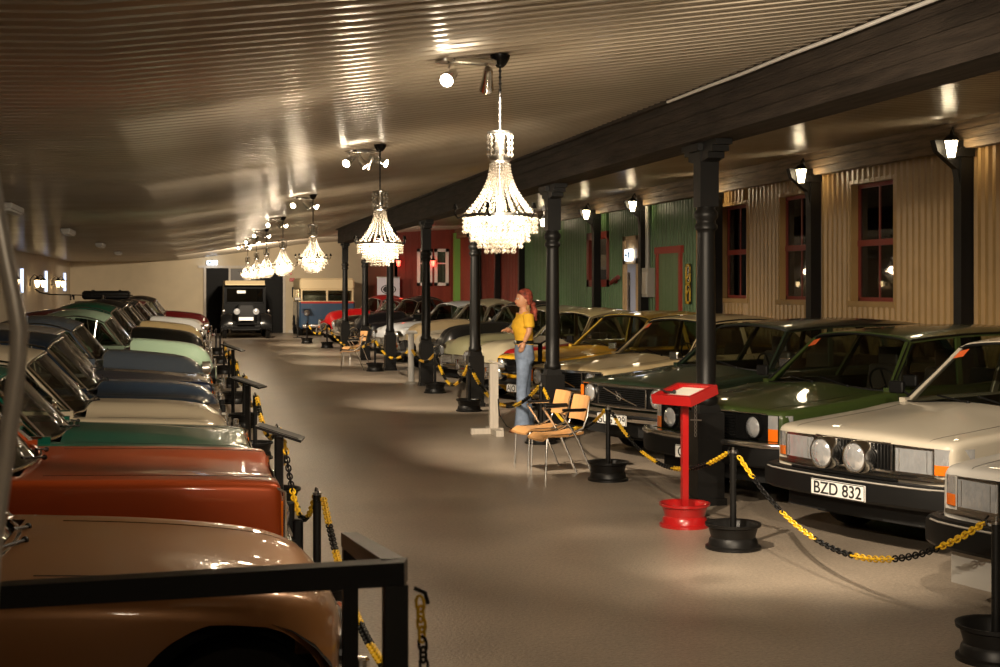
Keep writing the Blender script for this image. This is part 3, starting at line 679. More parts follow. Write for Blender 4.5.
    mu.bbox((-.22, -hwm, .18), (-L+.2, hwm, .46)); mu.bbox((-.10, -hwm, .30), (-1.3, hwm, .62))
    for wx in p['wh']:
        for s_ in (1, -1):
            pr = [(wx+p['ra']*1.0*math.cos(a), p['rw']+p['ra']*1.0*math.sin(a)) for a in [PI*k/12 for k in range(13)]]
            hw = curve(K, wx, 3)
            mu.grid([[(a, s_*(hw-.025), b) for a, b in pr], [(a, s_*.52, b) for a, b in pr]])
            mu.prism(pr, s_*.50, s_*.52, axis='y')
    mu.build('underbody', M['under'], e, smooth=0)
    for wx in p['wh']:
        for s_ in (1, -1):
            a, h = MB(), MB(); wheel(a, h, wx, s_*(curve(K, wx, 3)-.035), p['rw'], s_, rim=not p['chrome'])
            w_ = a.build('wheel', M['black'], e); h.build('hubcap', M['chrome'] if p['chrome'] else M['greym'], w_)
    # greenhouse
    yb, yr, zb, zr, wst, rft = [p[k] for k in ('yb', 'yr', 'zb', 'zr', 'wst', 'rft')]
    bw = .09 if style != 'box' else .07
    zbr = zb+.01
    def roofp(u, v):
        x = wst+(rft-wst)*u + (bw*(1-v*v)*(1-u) - (.05*(1-v*v))*u)
        yy = yr*(1-.03*math.cos(PI*u))*v
        cr = .045 if style in ('box', 'fin') else .075
        z = zr+cr*(1-v*v)-(.035 if style != 'pv' else .07)*(2*u-1)**2*(1 if u > .5 or style != 'box' else .6)+.03*(1-(2*u-1)**2)-.02
        z -= .02*max(0, abs(v)-.85)/.15
        return (x, yy, z)
    N = 12
    mr = MB(); rr = [[roofp(u/14., v/float(N)*2-1) for v in range(N+1)] for u in range(15)]
    mr.grid(rr)
    rim = [rr[0][i] for i in range(N+1)]+[rr[k][N] for k in range(1, 15)]+[rr[14][i] for i in range(N-1, -1, -1)]+[rr[k][0] for k in range(13, 0, -1)]
    mr.grid([[(a, b, c) for a, b, c in rim], [(a, b*1.0, c-.03) for a, b, c in rim]], closed=True)
    def post(p0, p1, w0, w1, th=.035, yl=1):
        p0, p1 = Vector(p0), Vector(p1); s_ = 1 if p0.y > 0 else -1; o = Vector((0, -s_*th, 0))
        a = [p0+Vector((w0/2, 0, 0)), p0-Vector((w0/2, 0, 0)), p1-Vector((w1/2, 0, 0)), p1+Vector((w1/2, 0, 0))]
        mr.add(a+[q+o for q in a], [(0, 1, 2, 3), (7, 6, 5, 4), (0, 4, 5, 1), (1, 5, 6, 2), (2, 6, 7, 3), (3, 7, 4, 0)])
    A0 = (wsb-.10, yb, zb-.04); A1 = roofp(0, 1.); C1 = roofp(1, 1.); C0 = (rfb+.02, yb-.03, zb)
    pw = p['ped']; side_g = []; bel = []; topl = []
    def beltp(t): return (A0[0]+(C0[0]-A0[0])*t, yb+.0-.03*t, zb+.0)
    def topp(t): q = roofp(t, 1.); return (q[0], q[1], q[2]-.015)
    for s_ in (1, -1):
        f = lambda q: (q[0], q[1]*s_, q[2])
        post(f(A0), f((A1[0], A1[1], A1[2]-.01)), pw*1.2, pw, .04)
        for tb, tt in p['pil']: post(f(beltp(tb)), f(topp(tt)), .07, .06)
        post(f(C0), f((C1[0], C1[1], C1[2]-.01)), (.13 if estate else .20), (.10 if estate else .16), .05)
        # belt rail
        mr.bbox((A0[0]+.05, s_*(yb-.05), zb-.09), (C0[0]-.1, s_*(yb+.015), zb+.012)) if style in ('box', 'fin') else mr.bbox((A0[0]+.02, s_*(yb-.06), zb-.12), (C0[0]-.1, s_*(yb+.02), zb+.012))
    gm = mr.build('roof', roofm, e, smooth=35)
    # glass
    def strip(name, P0, P1, n=10, m=M['glass'], ins=0.):
        g_ = MB(); g_.grid([[P0(k/float(n)*2-1) for k in range(n+1)], [P1(k/float(n)*2-1) for k in range(n+1)]]); return g_.build(name, m, e, fix=False)
    fb = lambda v: (wsb-.10+(bw+.03)*(1-v*v), v*yb*.97, max(zb-.04, bz(wsb, abs(v)*.8)-.03))
    ft = lambda v: (roofp(0, v)[0]+.0, roofp(0, v)[1], roofp(0, v)[2]-.02)
    ws_ = strip('windscreen', fb, ft)
    rb = lambda v: (rfb+.02-(.05)*(1-v*v), v*(yb-.03)*.95, zb-.01); rt = lambda v: (roofp(1, v)[0], roofp(1, v)[1]*.98, roofp(1, v)[2]-.02)
    strip('rear_window', rb, rt)
    cuts = [(0, 0)]+p['pil']+[(1, 1)]
    for s_ in (1, -1):
        for (a, a2), (b, b2) in zip(cuts, cuts[1:]):
            g_ = MB(); pa, pb, pc, pd = beltp(a), beltp(b), topp(b2), topp(a2)
            g_.add([(q[0], s_*(q[1]-.02), q[2]) for q in (pa, pb, pc, pd)], [(0, 1, 2, 3)]); g_.build('side_window', M['glass'], e, smooth=0, fix=False)
    # bright or black trim
    mt = MB(); tm = M['chrome'] if p['chrome'] else M['black']
    vs_ = [i/8.-1 for i in range(17)]
    mt.tube([tuple(Vector(fb(v))+Vector((.012, 0, .022))) for v in vs_], .011, 6); mt.tube([tuple(Vector(ft(v))+Vector((.012, 0, 0))) for v in vs_], .011, 6)
    for s_ in (1, -1):
        a, b = Vector((fb(s_)[0]+.03, s_*yb, fb(s_)[2]+.02)), Vector((ft(s_)[0]+.02, s_*A1[1], ft(s_)[2]))
        mt.tube([a, b], .016 if p['chrome'] else .008, 6)
        if p['chrome']:
            vx = [(Vector(beltp(.20))), Vector(topp(.12))]
            mt.tube([(q[0], s_*(q[1]), q[2]) for q in vx], .009, 5)
            mt.tube([(beltp(t)[0], s_*(beltp(t)[1]+.018), beltp(t)[2]+.012) for t in (.0, .25, .5, .75, 1.)], .008, 5)
        mt.tube([(topp(t)[0], s_*(topp(t)[1]+.006), topp(t)[2]+.012) for t in [k/10. for k in range(11)]], .009, 5)
        mt.tube([(A0[0]-.03, s_*(yb+.0), zb+.01), (A1[0]-.04, s_*(A1[1]+.0), A1[2]-.04)], .007, 5)
    mt.build('window_trim', tm, e)
    # wipers
    for k in (0, 1):
        mw = MB(); v0 = -.05+.55*k; a = Vector(fb(v0))+Vector((.05, 0, .03)); q = Vector(fb(v0-.5))*.88+Vector(ft(v0-.5))*.12+Vector((.045, 0, .02)); mw.tube([a, q], .007, 5); mw.sphere(a, .016, n=5); mw.build('wiper', M['black'], e)
    # interior
    mi = MB(); zs = .42
    for s_ in (1, -1):
        mi.rbox((wsb-1.05, s_*.36, zs+.06), (.50, .48, .16), .06); mi.rbox((wsb-1.33, s_*.36, zs+.34), (.14, .46, .60), .05, rot=(0, -.2, 0))
        if style == 'box': mi.rbox((wsb-1.40, s_*.36, zs+.72), (.09, .26, .18), .03); mi.bbox((wsb-1.40, s_*.36-.06, zs+.58), (wsb-1.38, s_*.36+.06, zs+.68))
    if not estate or True: mi.rbox((wsb-1.95, 0, zs+.06), (.5, 1.25, .16), .06); mi.rbox((min(wsb-2.2, rfb+.35), 0, zs+.3), (.14, 1.25, .5), .05, rot=(0, -.2, 0))
    mi.build('seats', M['leather'], e)
    md = MB(); md.rbox((wsb-.20, 0, zb-.10), (.30, 1.36, .16), .05, axis=1); md.bbox((wsb, -yb+.06, .40), (rfb, yb-.06, .42)); md.build('dashboard', M['leather'], e)
    mw = MB(); cen = Vector((wsb-.52, .36, zb-.02)); q = Matrix.Rotation(R(-65), 3, 'Y')
    mw.tube([cen+q @ Vector((.19*math.cos(a), .19*math.sin(a), 0)) for a in [2*PI*k/24 for k in range(24)]], .011, 6, closed=True)
    mw.tube([cen-q @ Vector((.18, 0, 0)), cen+q @ Vector((.18, 0, 0))], .01, 5); mw.tube([cen, (wsb-.25, .36, zb-.14)], .018, 6); mw.build('steering_wheel', M['black'], e)
    # door mirror
    for s_ in ((1, -1) if style == 'box' else (1,)):
        mm = MB(); mm.tube([(A0[0]-.10, s_*(yb+.01), zb+.01), (A0[0]-.08, s_*(yb+.10), zb+.06)], .01, 5)
        if style == 'box': mm.rbox((A0[0]-.08, s_*(yb+.15), zb+.08), (.05, .15, .10), .02, axis=0)
        else: mm.lathe([(.001, .03), (.035, .02), (.055, -.005), (.05, -.012), (.001, -.012)], 16, (A0[0]-.08, s_*(yb+.13), zb+.09), 'x')
        mm.build('door_mirror', M['chrome'] if style != 'box' or front == 'v140' else M['black'], e)
    # ---------------- front end
    F = lambda y: bx(0, abs(y)/.80)+.0
    def lamp(y, z, r, off=0, ring=M['chrome'], nm='headlight', lens=M['lens'], rx=1., tilt=0):
        x = F(y)+off; a = MB(); a.lathe([(r*1.16, -.10), (r*1.16, .0), (r*1.12, .018), (r*1.0, .020), (r*.97, .005)], 26, (x, y, z), 'x'); h = a.build(nm, ring, e)
        b = MB(); b.lathe([(r*1.0, .006), (r*.85, .022), (r*.5, .036), (.001, .042)], 26, (x, y, z), 'x'); b.build('lens', lens, h)
    def plateb(x, z, txt, lettered=True):
        a = MB(); a.rbox((x, 0, z), (.012, .52, .112), .008, axis=0); a.bbox((x+.006, -.255, z-.052), (x+.0068, .255, z+.052)); h = a.build('licence_plate', M['plate'], e)
        b = MB()
        for q, w_ in (((-.256, -.054), (.256, -.049)), ((-.256, .049), (.256, .054)), ((-.256, -.054), (-.251, .054)), ((.251, -.054), (.256, .054))): b.bbox((x+.0062, q[0], z+q[1]), (x+.0085, w_[0], z+w_[1]))
        if txt:
            sh = -.13 if txt[0] == '<' else 0; txt = txt.strip('<')
            T = Matrix.Translation((x+.0075, sh, z-.004)) @ Matrix(((0, 0, 1, 0), (1, 0, 0, 0), (0, 1, 0, 0), (0, 0, 0, 1))) @ Matrix.Diagonal((1.05, 1, 1, 1))
            text_mb(b, txt, .118, T, None, .0015, .0012)
        b.build('plate_lettering', M['ink'], h, smooth=0)
    def sweep(path, h, t, m, nm, z, rnd=.02, par=None):
        # bumper bar swept along path in plan; outward normals to +x / sides
        a = MB(); P_ = [Vector((q[0], q[1])) for q in path]; rows_ = []
        for i, q in enumerate(P_):
            d = (P_[min(i+1, len(P_)-1)]-P_[max(i-1, 0)]).normalized(); n_ = Vector((d.y, -d.x))
            sec = [(0, -h/2), (t-rnd, -h/2), (t, -h/2+rnd), (t+.004, 0), (t, h/2-rnd), (t-rnd, h/2), (0, h/2)]
            rows_.append([(q.x+n_.x*o, q.y+n_.y*o, z+zz_) for o, zz_ in sec])
        b_ = len(a.v); a.grid(rows_, None, True); a.f += [tuple(range(b_, b_+7)), tuple(range(b_+7*(len(P_)-1), b_+7*len(P_)))]; a.m += [0, 0]
        return a.build(nm, m, par or e, smooth=35)
    def path(xo, yw, back, n=10, crn=.12):
        f_ = lambda y: F(min(abs(y), .8))+xo
        pts = [(f_(yw)-back, -yw), (f_(yw)-crn*1.1, -yw), (f_(yw)-crn*.4, -yw+crn*.22), (f_(yw-crn)-.01, -yw+crn)]
        ys = [-yw+crn+(2*yw-2*crn)*k/n for k in range(1, n)]
        pts += [(f_(y), y) for y in ys]+[(f_(yw-crn)-.01, yw-crn), (f_(yw)-crn*.4, yw-crn*.22), (f_(yw)-crn*1.1, yw), (f_(yw)-back, yw)]
        return pts
    def slab(y0, y1, z0, z1, off, m, nm, t=.02, n=8, par=None):
        a = MB(); ys = [y0+(y1-y0)*k/n for k in range(n+1)]
        sec = [(-t, z0), (0, z0), (0, z1), (-t, z1)]
        rows_ = [[(F(y)+off+o, y, z_) for o, z_ in sec] for y in ys]
        b_ = len(a.v); a.grid(rows_, None, True); a.f += [tuple(range(b_, b_+4)), tuple(range(b_+4*n, b_+4*n+4))]; a.m += [0, 0]
        return a.build(nm, m, par or e, smooth=0)
    def grille(y0, z0, z1, horiz=True, diag=True, frame=True, off=.006, n=9, sl=M['black']):
        g = slab(-y0, y0, z0, z1, off, M['blackg'], 'grille')
        a = MB()
        if horiz:
            for k in range(n):
                zz_ = z0+(z1-z0)*(k+.5)/n
                a.grid([[(F(y)+off+.001, y, zz_-.005), (F(y)+off+.012, y, zz_), (F(y)+off+.001, y, zz_+.005)] for y in [-y0+2*y0*i/8. for i in range(9)]])
        else:
            nn = int(2*y0/.028)
            for k in range(nn+1):
                y = -y0+2*y0*k/nn; a.bbox((F(y)+off, y-.005, z0+.005), (F(y)+off+.01, y+.005, z1-.005))
        a.build('grille_bars', sl, g, smooth=0)
        if frame:
            a = MB(); ys = [-y0+2*y0*i/10. for i in range(11)]
            a.tube([(F(y)+off+.006, y, z0) for y in ys], .009, 6); a.tube([(F(y)+off+.006, y, z1) for y in ys], .009, 6)
            for s_ in (-1, 1): a.tube([(F(y0)+off+.006, s_*y0, z0), (F(y0)+off+.006, s_*y0, z1)], .009, 6)
            a.build('grille_frame', M['chrome'], g)
        if diag:
            a = MB(); yq = min(y0, .30); a.tube([(F(yq)+off+.016, yq, z0+.02), (F(0)+off+.02, 0, (z0+z1)/2), (F(yq)+off+.016, -yq, z1-.02)], .007, 5)
            a.build('diagonal_bar', M['chrome'], g)
            a = MB(); a.tube([(F(0)+off+.024, .035*math.cos(q), (z0+z1)/2+.035*math.sin(q)) for q in [2*PI*k/16 for k in range(16)]], .008, 6, closed=True); a.tube([(F(0)+off+.024, -.028, (z0+z1)/2+.028), (F(0)+off+.024, -.055, (z0+z1)/2+.055)], .005, 5); a.build('round_emblem', M['chrome'], g)
        return g
    if front == 'rect':
        grille(.36, .575, .76, horiz=False, diag=not aux, frame=True)
        for s_ in (1, -1):
            a = MB(); y0_, y1_ = sorted((s_*.385, s_*.70)); slab(y0_, y1_, .565, .755, .012, M['chrome'], 'headlight', .06)
            h = e.children[-1] if False else [c for c in e.children if c.name.startswith('headlight')][-1]
            slab(y0_+.015, y1_-.015, .585, .74, .022, M['lens'], 'lens', .02, par=h)
            a = MB(); yc_ = (y0_+y1_)/2; a.tube([(F(yc_-.11)+.024, yc_-.11, .59), (F(yc_-.11)+.024, yc_-.11, .735)], .003, 4); a.tube([(F(yc_+.11)+.024, yc_+.11, .59), (F(yc_+.11)+.024, yc_+.11, .735)], .003, 4); a.build('lens_ribs', M['chrome'], h)
            a = MB(); pts = [(F(.70)+.02, s_*.705), (F(.8)+.01, s_*.79), (F(.8)-.05, s_*.835), (F(.8)-.20, s_*.853)]
            a.grid([[(q[0], q[1], .585) for q in pts], [(q[0], q[1], .65) for q in pts]], M['amber']); a.grid([[(q[0], q[1], .65) for q in pts], [(q[0], q[1], .755) for q in pts]], M['lens']); a.build('turn_signal', None, e, fix=False)
        slab(-.80, .80, .535, .562, .012, M['chrome'], 'lower_trim', .04)
        bm_ = sweep(path(.05, .86, .45), .165, .09, M['black'], 'bumper', .435); sweep(path(.143, .862, .35), .012, .006, M['greym'], 'bumper_strip', .50, .003, par=bm_)
        slab(-.74, .74, .15 if side == 'valance' else .22, .36, .02 if side == 'valance' else -.04, body if side == 'valance' else M['under'], 'valance', .05)
        if plate: plateb(.152, .42, plate)
    elif front == 'r240':
        slab(-.80, .80, .55, .765, .004, M['blackg'], 'front_panel', .03)
        grille(.34, .56, .755, True, True, False, off=.012, n=8)
        for s_ in (1, -1):
            lamp(s_*.55, .66, .088, .012, ring=M['blackg'])
            a = MB(); pts = [(F(.70)+.015, s_*.705), (F(.8)+.01, s_*.79), (F(.8)-.05, s_*.835), (F(.8)-.12, s_*.85)]
            a.grid([[(q[0], q[1], .555) for q in pts], [(q[0], q[1], .655) for q in pts]], M['amber']); a.grid([[(q[0], q[1], .655) for q in pts], [(q[0], q[1], .765) for q in pts]], M['lens']); a.build('turn_signal', None, e, fix=False)
        sweep([(q[0]+.012, q[1]) for q in path(.0, .80, .1)][3:-3], .014, .01, M['chrome'], 'panel_trim', .772, .004)
        bm_ = sweep(path(.06, .86, .40), .17, .10, M['black'], 'bumper', .43); sweep(path(.075, .865, .42), .045, .095, M['chrome'], 'bumper_cap', .53, .01, par=bm_)
        slab(-.74, .74, .2, .34, -.04, M['under'], 'valance', .05)
        if plate: plateb(.17, .40, plate)
    elif front == 'v140':
        slab(-.78, .78, .545, .765, .002, M['blackg'], 'front_panel', .03)
        grille(.42, .555, .755, True, True, True, off=.01, n=9)
        for s_ in (1, -1):
            lamp(s_*.585, .665, .09, .012)
            a = MB(); a.rbox((F(.8)-.01, s_*.80, .665), (.07, .05, .15), .02, m=M['amber']); a.build('turn_signal', None, e)
        a = MB(); 
        for zz_ in (.545, .772): a.tube([(F(y)+.016, y, zz_) for y in [-.78+1.56*i/10. for i in range(11)]], .011, 6)
        a.build('panel_trim', M['chrome'], e)
        bm_ = sweep(path(.05, .83, .35), .11, .05, M['chrome'], 'bumper', .46, .03); sweep(path(.102, .832, .3), .035, .012, M['black'], 'bumper_rubber', .46, .008, par=bm_)
        slab(-.74, .74, .24, .42, -.03, M['under'], 'valance', .05)
        if plate: plateb(.135, .42, plate)
    elif front == 'rally':
        slab(-.78, .78, .545, .765, .002, M['blackg'], 'front_panel', .03); grille(.42, .56, .75, True, False, False, off=.008)
        slab(-.8, .8, .50, .545, .012, body, 'lower_panel', .04)
        for s_ in (1, -1):
            lamp(s_*.60, .67, .088, .012); lamp(s_*.42, .56, .075, .16, nm='auxiliary_lamp')
            a = MB(); a.rbox((F(.8)-.01, s_*.80, .60), (.06, .05, .09), .02, m=M['amber']); a.build('turn_signal', None, e)
        sweep(path(.05, .82, .25), .10, .05, M['black'], 'bumper', .44, .03)
        if plate: plateb(.11, .36, plate)
    elif front == 'amazon':
        for s_ in (1, -1):
            a = MB(); y0_, y1_ = s_*.04, s_*.40
            for (ya_, yb_, za_, zb_) in ((y0_, y1_, .45, .62),): a.prism([(ya_, za_), (yb_, za_), (yb_, zb_-.02), (yb_*.9, zb_), (ya_, zb_)], -.02, .035, axis='x')
            g = a.build('grille', M['greym'], e, smooth=0)
            a = MB()
            for k in range(6): a.bbox((.036, min(y0_, y1_), .465+k*.026), (.046, max(y0_, y1_), .473+k*.026))
            a.tube([(.04, y0_, .45), (.04, y1_, .45), (.04, y1_, .60), (.04, y1_*.9, .62), (.04, y0_, .62)], .010, 6, closed=True); a.build('grille_bars', M['chrome'], g)
            lamp(s_*.58, .68, .098, -.015); a = MB(); a.lathe([(.001, .03), (.03, .02), (.04, 0)], 14, (F(.6)+.0, s_*.57, .49), 'x'); a.build('turn_signal', M['amber'], e)
        bm_ = sweep(path(.10, .80, .35), .12, .04, M['chrome'], 'bumper', .42, .035)
        for s_ in (1, -1): a = MB(); a.rbox((F(.3)+.15, s_*.3, .46), (.06, .05, .20), .02); a.build('overrider', M['chrome'], bm_)
        slab(-.6, .6, .2, .40, -.06, M['under'], 'valance', .05)
        if plate: plateb(.16, .32, plate)
    elif front == 'pv':
        a = MB(); n = 14
        pr = [(.30*math.cos(q), .53+.15*math.sin(q)) for q in [2*PI*k/28 for k in range(28)]]
        a.prism(pr, -.12, .03, axis='x'); g = a.build('grille', M['blackg'], e, smooth=0)
        a = MB(); a.tube([(.035, y, z) for y, z in pr], .014, 6, closed=True)
        for k in range(9):
            y = -.26+.065*k; h_ = .15*math.sqrt(max(0, 1-(y/.30)**2)); a.bbox((.03, y-.006, .53-h_), (.042, y+.006, .53+h_))
        a.build('grille_bars', M['chrome'], g)
        for s_ in (1, -1):
            lamp(s_*.56, .70, .09, -.02); a = MB(); a.lathe([(.001, .03), (.03, .02), (.035, 0)], 14, (F(.6)-.0, s_*.58, .53), 'x'); a.build('turn_signal', M['amber'], e)
        bm_ = sweep(path(.12, .78, .35), .11, .04, M['chrome'], 'bumper', .40, .03)
        for s_ in (1, -1): a = MB(); a.rbox((F(.3)+.17, s_*.3, .44), (.06, .05, .20), .02); a.build('overrider', M['chrome'], bm_)
        if plate: plateb(.18, .30, plate)
    elif front == 'coupe':
        pr = [(.34*math.cos(q), .46+.10*math.sin(q)) for q in [2*PI*k/28 for k in range(28)]]
        a = MB(); a.prism(pr, -.05, .02, axis='x'); g = a.build('grille', M['blackg'], e, smooth=0); a = MB(); a.tube([(.022, y, z) for y, z in pr], .012, 6, closed=True); a.build('grille_frame', M['chrome'], g)
        for s_ in (1, -1): lamp(s_*.50, .60, .075, -.10, ring=body)
        for s_ in (1, -1): sweep([q for q in path(.03, .70, .08) if q[1]*s_ > .12], .08, .035, M['chrome'], 'bumper', .36, .03); a = MB(); a.rbox((F(.45)+.06, s_*.45, .39), (.06, .05, .18), .02); a.build('overrider', M['chrome'], e)
    elif front == 'fin':
        slab(-.62, .62, .50, .72, .004, M['blackg'], 'grille', .03)
        a = MB()
        for zz_ in (.51, .565, .61, .655, .71): a.bbox((.006, -.62, zz_-.004), (.014, .62, zz_+.004))
        a.build('grille_bars', M['chrome'], e, smooth=0)
        for s_ in (1, -1):
            lamp(s_*.56, .62, .085, .014)
            a = MB(); a.rbox((.0, s_*.79, .62), (.05, .05, .22), .02, m=M['amber']); a.build('turn_signal', None, e)
            a = MB(); a.tube([(.012, s_*.825, .45), (.012, s_*.828, .78), (-.06, s_*.80, .815)], .010, 6); a.build('corner_trim', M['chrome'], e)
        bm_ = sweep(path(.05, .83, .3), .10, .05, M['chrome'], 'bumper', .42, .03)
        for s_ in (1, -1): a = MB(); a.rbox((F(.3)+.12, s_*.34, .45), (.06, .06, .20), .02, m=M['black']); a.build('overrider', None, bm_)
    if aux:
        for y in aux: lamp(y, .655, .098, .10, nm='auxiliary_lamp'); 
        a = MB(); a.tube([(.10, -.5, .535), (.12, 0, .535), (.10, .5, .535)], .012, 6)
        for y in aux: a.tube([(.10, y, .53), (F(y)+.08, y, .60)], .012, 6)
        a.build('lamp_bracket', M['blackg'], e)
    if sticker:
        a = MB(); P_ = lambda v, t: Vector(fb(v))*(1-t)+Vector(ft(v))*t+Vector((.006, 0, .003))
        v0, v1 = (-.93, -.74) ; a.grid([[P_(v0, .80), P_(v1, .80)], [P_(v0, .93), P_(v1, .93)]]); a.build('windscreen_sticker', M['orange'], e, smooth=0)
    return e
M['rail'] = mat('dark satin steel', (.012, .014, .016), .42, spec=.35)
M['orange'] = mat('orange sticker', (.85, .16, .04), .5)
# ---------------------------------------------------------------- right hand row (parked at an angle, noses towards the aisle)
RZ = PI+R(20.6)
RD = Vector((.936, .351)); FD = Vector((.351, -.936))     # into the car; along its front towards the camera
def rcar(cpx, depth, style, col, label, hw=.84, **k):
    if style == 'box': k['sz'] = 1.04
    Xc = (cpx-190.)*depth/1423.; Yc = dy(depth, Xc); c = Vector((Xc, Yc))+FD*hw
    return car(style, col, label, X=c.x, Y=c.y, rz=RZ, **k)
cream = (.52, .47, .38)
rcar(933, 8.25, 'box', (.56, .54, .50), 'white saloon cut off at the right edge of the view, rectangular headlamps and black bumper', front='rect', side='valance')
rcar(770, 10.75, 'box', cream, 'cream white saloon with licence plate BZD 832 and two round lamps on its grille', front='rect', aux=(-.20, .12), plate='BZD 832', sticker=True)
rcar(649, 13.1, 'box', (.042, .066, .016), 'moss green estate car with round headlamps behind the nearest iron column', front='r240', plate='<GU', estate=True, sticker=True)
rcar(576, 16.0, 'box', (.012, .022, .012), 'blackish green estate with licence plate GUG 229 behind the wooden chairs', front='v140', plate='GUG 229', estate=True)
rcar(526, 18.8, 'box', (.54, .42, .235), 'sand beige saloon with amber corner lamps beside the mannequin', front='v140', sticker=True)
rcar(492, 21.4, 'box', (.82, .44, .012), 'bright yellow rally saloon with black grille and plate beginning AJO', front='rally', plate='<AJO', roof=(.55, .36, .05))
rcar(456, 24.0, 'amazon', (.42, .012, .015), 'red rounded saloon with a cream bonnet and roof', front='amazon', hood=(.62, .55, .38), roof=(.50, .42, .22))
rcar(432, 26.6, 'amazon', (.60, .58, .34), 'pale yellow rounded saloon behind the fourth iron column', front='amazon', roof=(.45, .42, .26))
rcar(420, 29.2, 'pv', (.012, .012, .012), 'black hump backed car with chrome framed windscreen', front='pv')
rcar(389, 31.8, 'pv', (.50, .44, .34), 'grey beige old car with a tan bonnet and chrome grille', front='pv', hood=(.55, .42, .24), roof=(.42, .36, .24))
rcar(367, 35.2, 'amazon', (.58, .60, .62), 'pale grey rounded car beside the small iron columns', front='amazon')
rcar(342, 41.4, 'pv', (.010, .010, .012), 'black old car in the right row beyond the far chairs', front='pv')
rcar(328, 44.0, 'amazon', (.012, .010, .010), 'black saloon with a dark red roof in the far right row', front='amazon', roof=(.20, .012, .012))
rcar(314, 46.5, 'pv', (.45, .008, .010), 'bright red rounded car next to the old bus', front='pv', roof=(.25, .01, .01))

# ---------------------------------------------------------------- left hand row (square to the aisle)
ords = []
def lcar(z, npx, style, col, label, **k):
    X = (npx-190.)*z/1423.-(.05 if z > 7 else 0); 
    if z > 22: k['gs'] = .15
    return car(style, col, label, X=X, Y=dy(z, X), rz=0, **k)
lcar(5.75, 338, 'coupe', (.34, .155, .055), 'bronze brown coupe behind the black handrail, nearest car on the left', metal=.35, front='coupe', gs=.12, wh=(-.44, -2.95), ra=.40)
lcar(8.35, 282, 'fin', (.42, .066, .011), 'burnt orange car with upright amber corner lamps, second on the left', metal=.3, front='fin', gs=.12, keys=[(0, .72, .77, .80), (-.015, .78, .82, .825), (-.05, .80, .835, .83), (-.5, .84, .86, .84), (-1.0, .87, .875, .845), (-1.45, .89, .885, .845), (-2.6, .93, .92, .845), (-3.6, .93, .93, .84), (-4.3, .92, .92, .83), (-4.55, .86, .86, .81), (-4.6, .78, .8, .79)])
lcar(10.2, 257, 'fin', (.006, .13, .085), 'metallic emerald green car, third in the left row', metal=.35, front='fin', gs=.22, sz=.97)
lcar(12.0, 238, 'amazon', (.78, .68, .50), 'cream rounded saloon between the green car and the blue car', front='amazon', gs=.24, sz=.93)
lcar(13.9, 228, 'amazon', (.022, .042, .075), 'medium blue rounded saloon behind the cream one', front='amazon', gs=.24, sz=.97)
lcar(15.8, 216, 'fin', (.006, .012, .035), 'navy blue car with a pale grey roof', front='fin', gs=.24, sz=1.05, roof=(.22, .20, .18))
lcar(17.9, 212, 'pv', (.10, .125, .16), 'slate blue hump backed car with chrome side strip', front='pv', gs=.2, sz=.95)
lcar(21.4, 217, 'pv', (.33, .46, .33), 'mint green hump backed car in the left row', front='pv', gs=.25, sz=.96)
lcar(23.6, 206, 'amazon', (.10, .008, .010), 'maroon rounded car just beyond the mint green one', front='amazon')
lcar(25.8, 209, 'pv', (.008, .009, .008), 'black car with a dark green roof on the left', front='pv', roof=(.008, .11, .06))
lcar(28.0, 207, 'amazon', (.20, .15, .08), 'olive brown rounded car in the left row', front='amazon', roof=(.03, .03, .03))
lcar(30.3, 206, 'pv', (.010, .010, .010), 'black old car with a tan bonnet in the left row', front='pv', hood=(.58, .44, .22))
lcar(32.6, 206, 'amazon', (.03, .035, .05), 'dark saloon carrying a black luggage bundle on its roof rack', front='amazon')
lcar(35.0, 207, 'pv', (.62, .62, .60), 'white old car with a black roof toward the end of the left row', front='pv', roof=(.02, .02, .02))
lcar(37.5, 206, 'amazon', (.010, .010, .010), 'black rounded saloon toward the end of the left row', front='amazon')
lcar(40.0, 207, 'amazon', (.12, .010, .014), 'burgundy saloon with a pale bonnet toward the end of the left row', front='amazon', hood=(.58, .52, .42))
lcar(42.6, 212, 'pv', (.16, .008, .010), 'dark red old car, last one showing its nose on the left', front='pv', roof=(.02, .02, .02))
# ---------------------------------------------------------------- black vintage car in front of the sliding door
vx, vy = (246.5-190)*50/1423., dy(50., 1.985)
e = empty('vintage_car', (vx, vy, 0), -PI/2, 'black vintage car with upright radiator and cream visor in front of the far sliding door', 'car')
mb = MB(); mb.prism([(-1.55, .62), (-1.55, 1.85), (-1.70, 2.00), (-4.3, 2.02), (-4.35, .62)], -.78, .78, axis='y')   # x,z profile
mb.v = [(x, y*(1-.05*max(0, z-1.2)), z) for x, y, z in mb.v]; mb.build('cabin', M['flatblack'], e, smooth=0)
mb = MB(); mb.grid([[(x, .34*math.cos(a)*(1+(-x)*.22), .62+ (.0 if a in (0, PI) else 0)+.62*math.sin(a)**.6*(1-.04*x)) for a in [PI*k/12 for k in range(13)]] for x in (-.12, -.5, -1., -1.55)]); mb.build('bonnet', M['flatblack'], e)
mb = MB(); mb.prism([(-.30, .55), (.30, .55), (.33, 1.1), (.25, 1.27), (0, 1.31), (-.25, 1.27), (-.33, 1.1)], -.16, -.06, axis='x'); g = mb.build('radiator_shell', M['flatblack'], e, smooth=30)
mb = MB(); mb.prism([(-.25, .6), (.25, .6), (.27, 1.08), (.2, 1.2), (-.2, 1.2), (-.27, 1.08)], -.06, -.05, axis='x')
for k in range(12): mb.bbox((-.05, -.24+k*.042, .62), (-.042, -.232+k*.042, 1.16))
mb.build('radiator_core', M['black'], g, smooth=0)
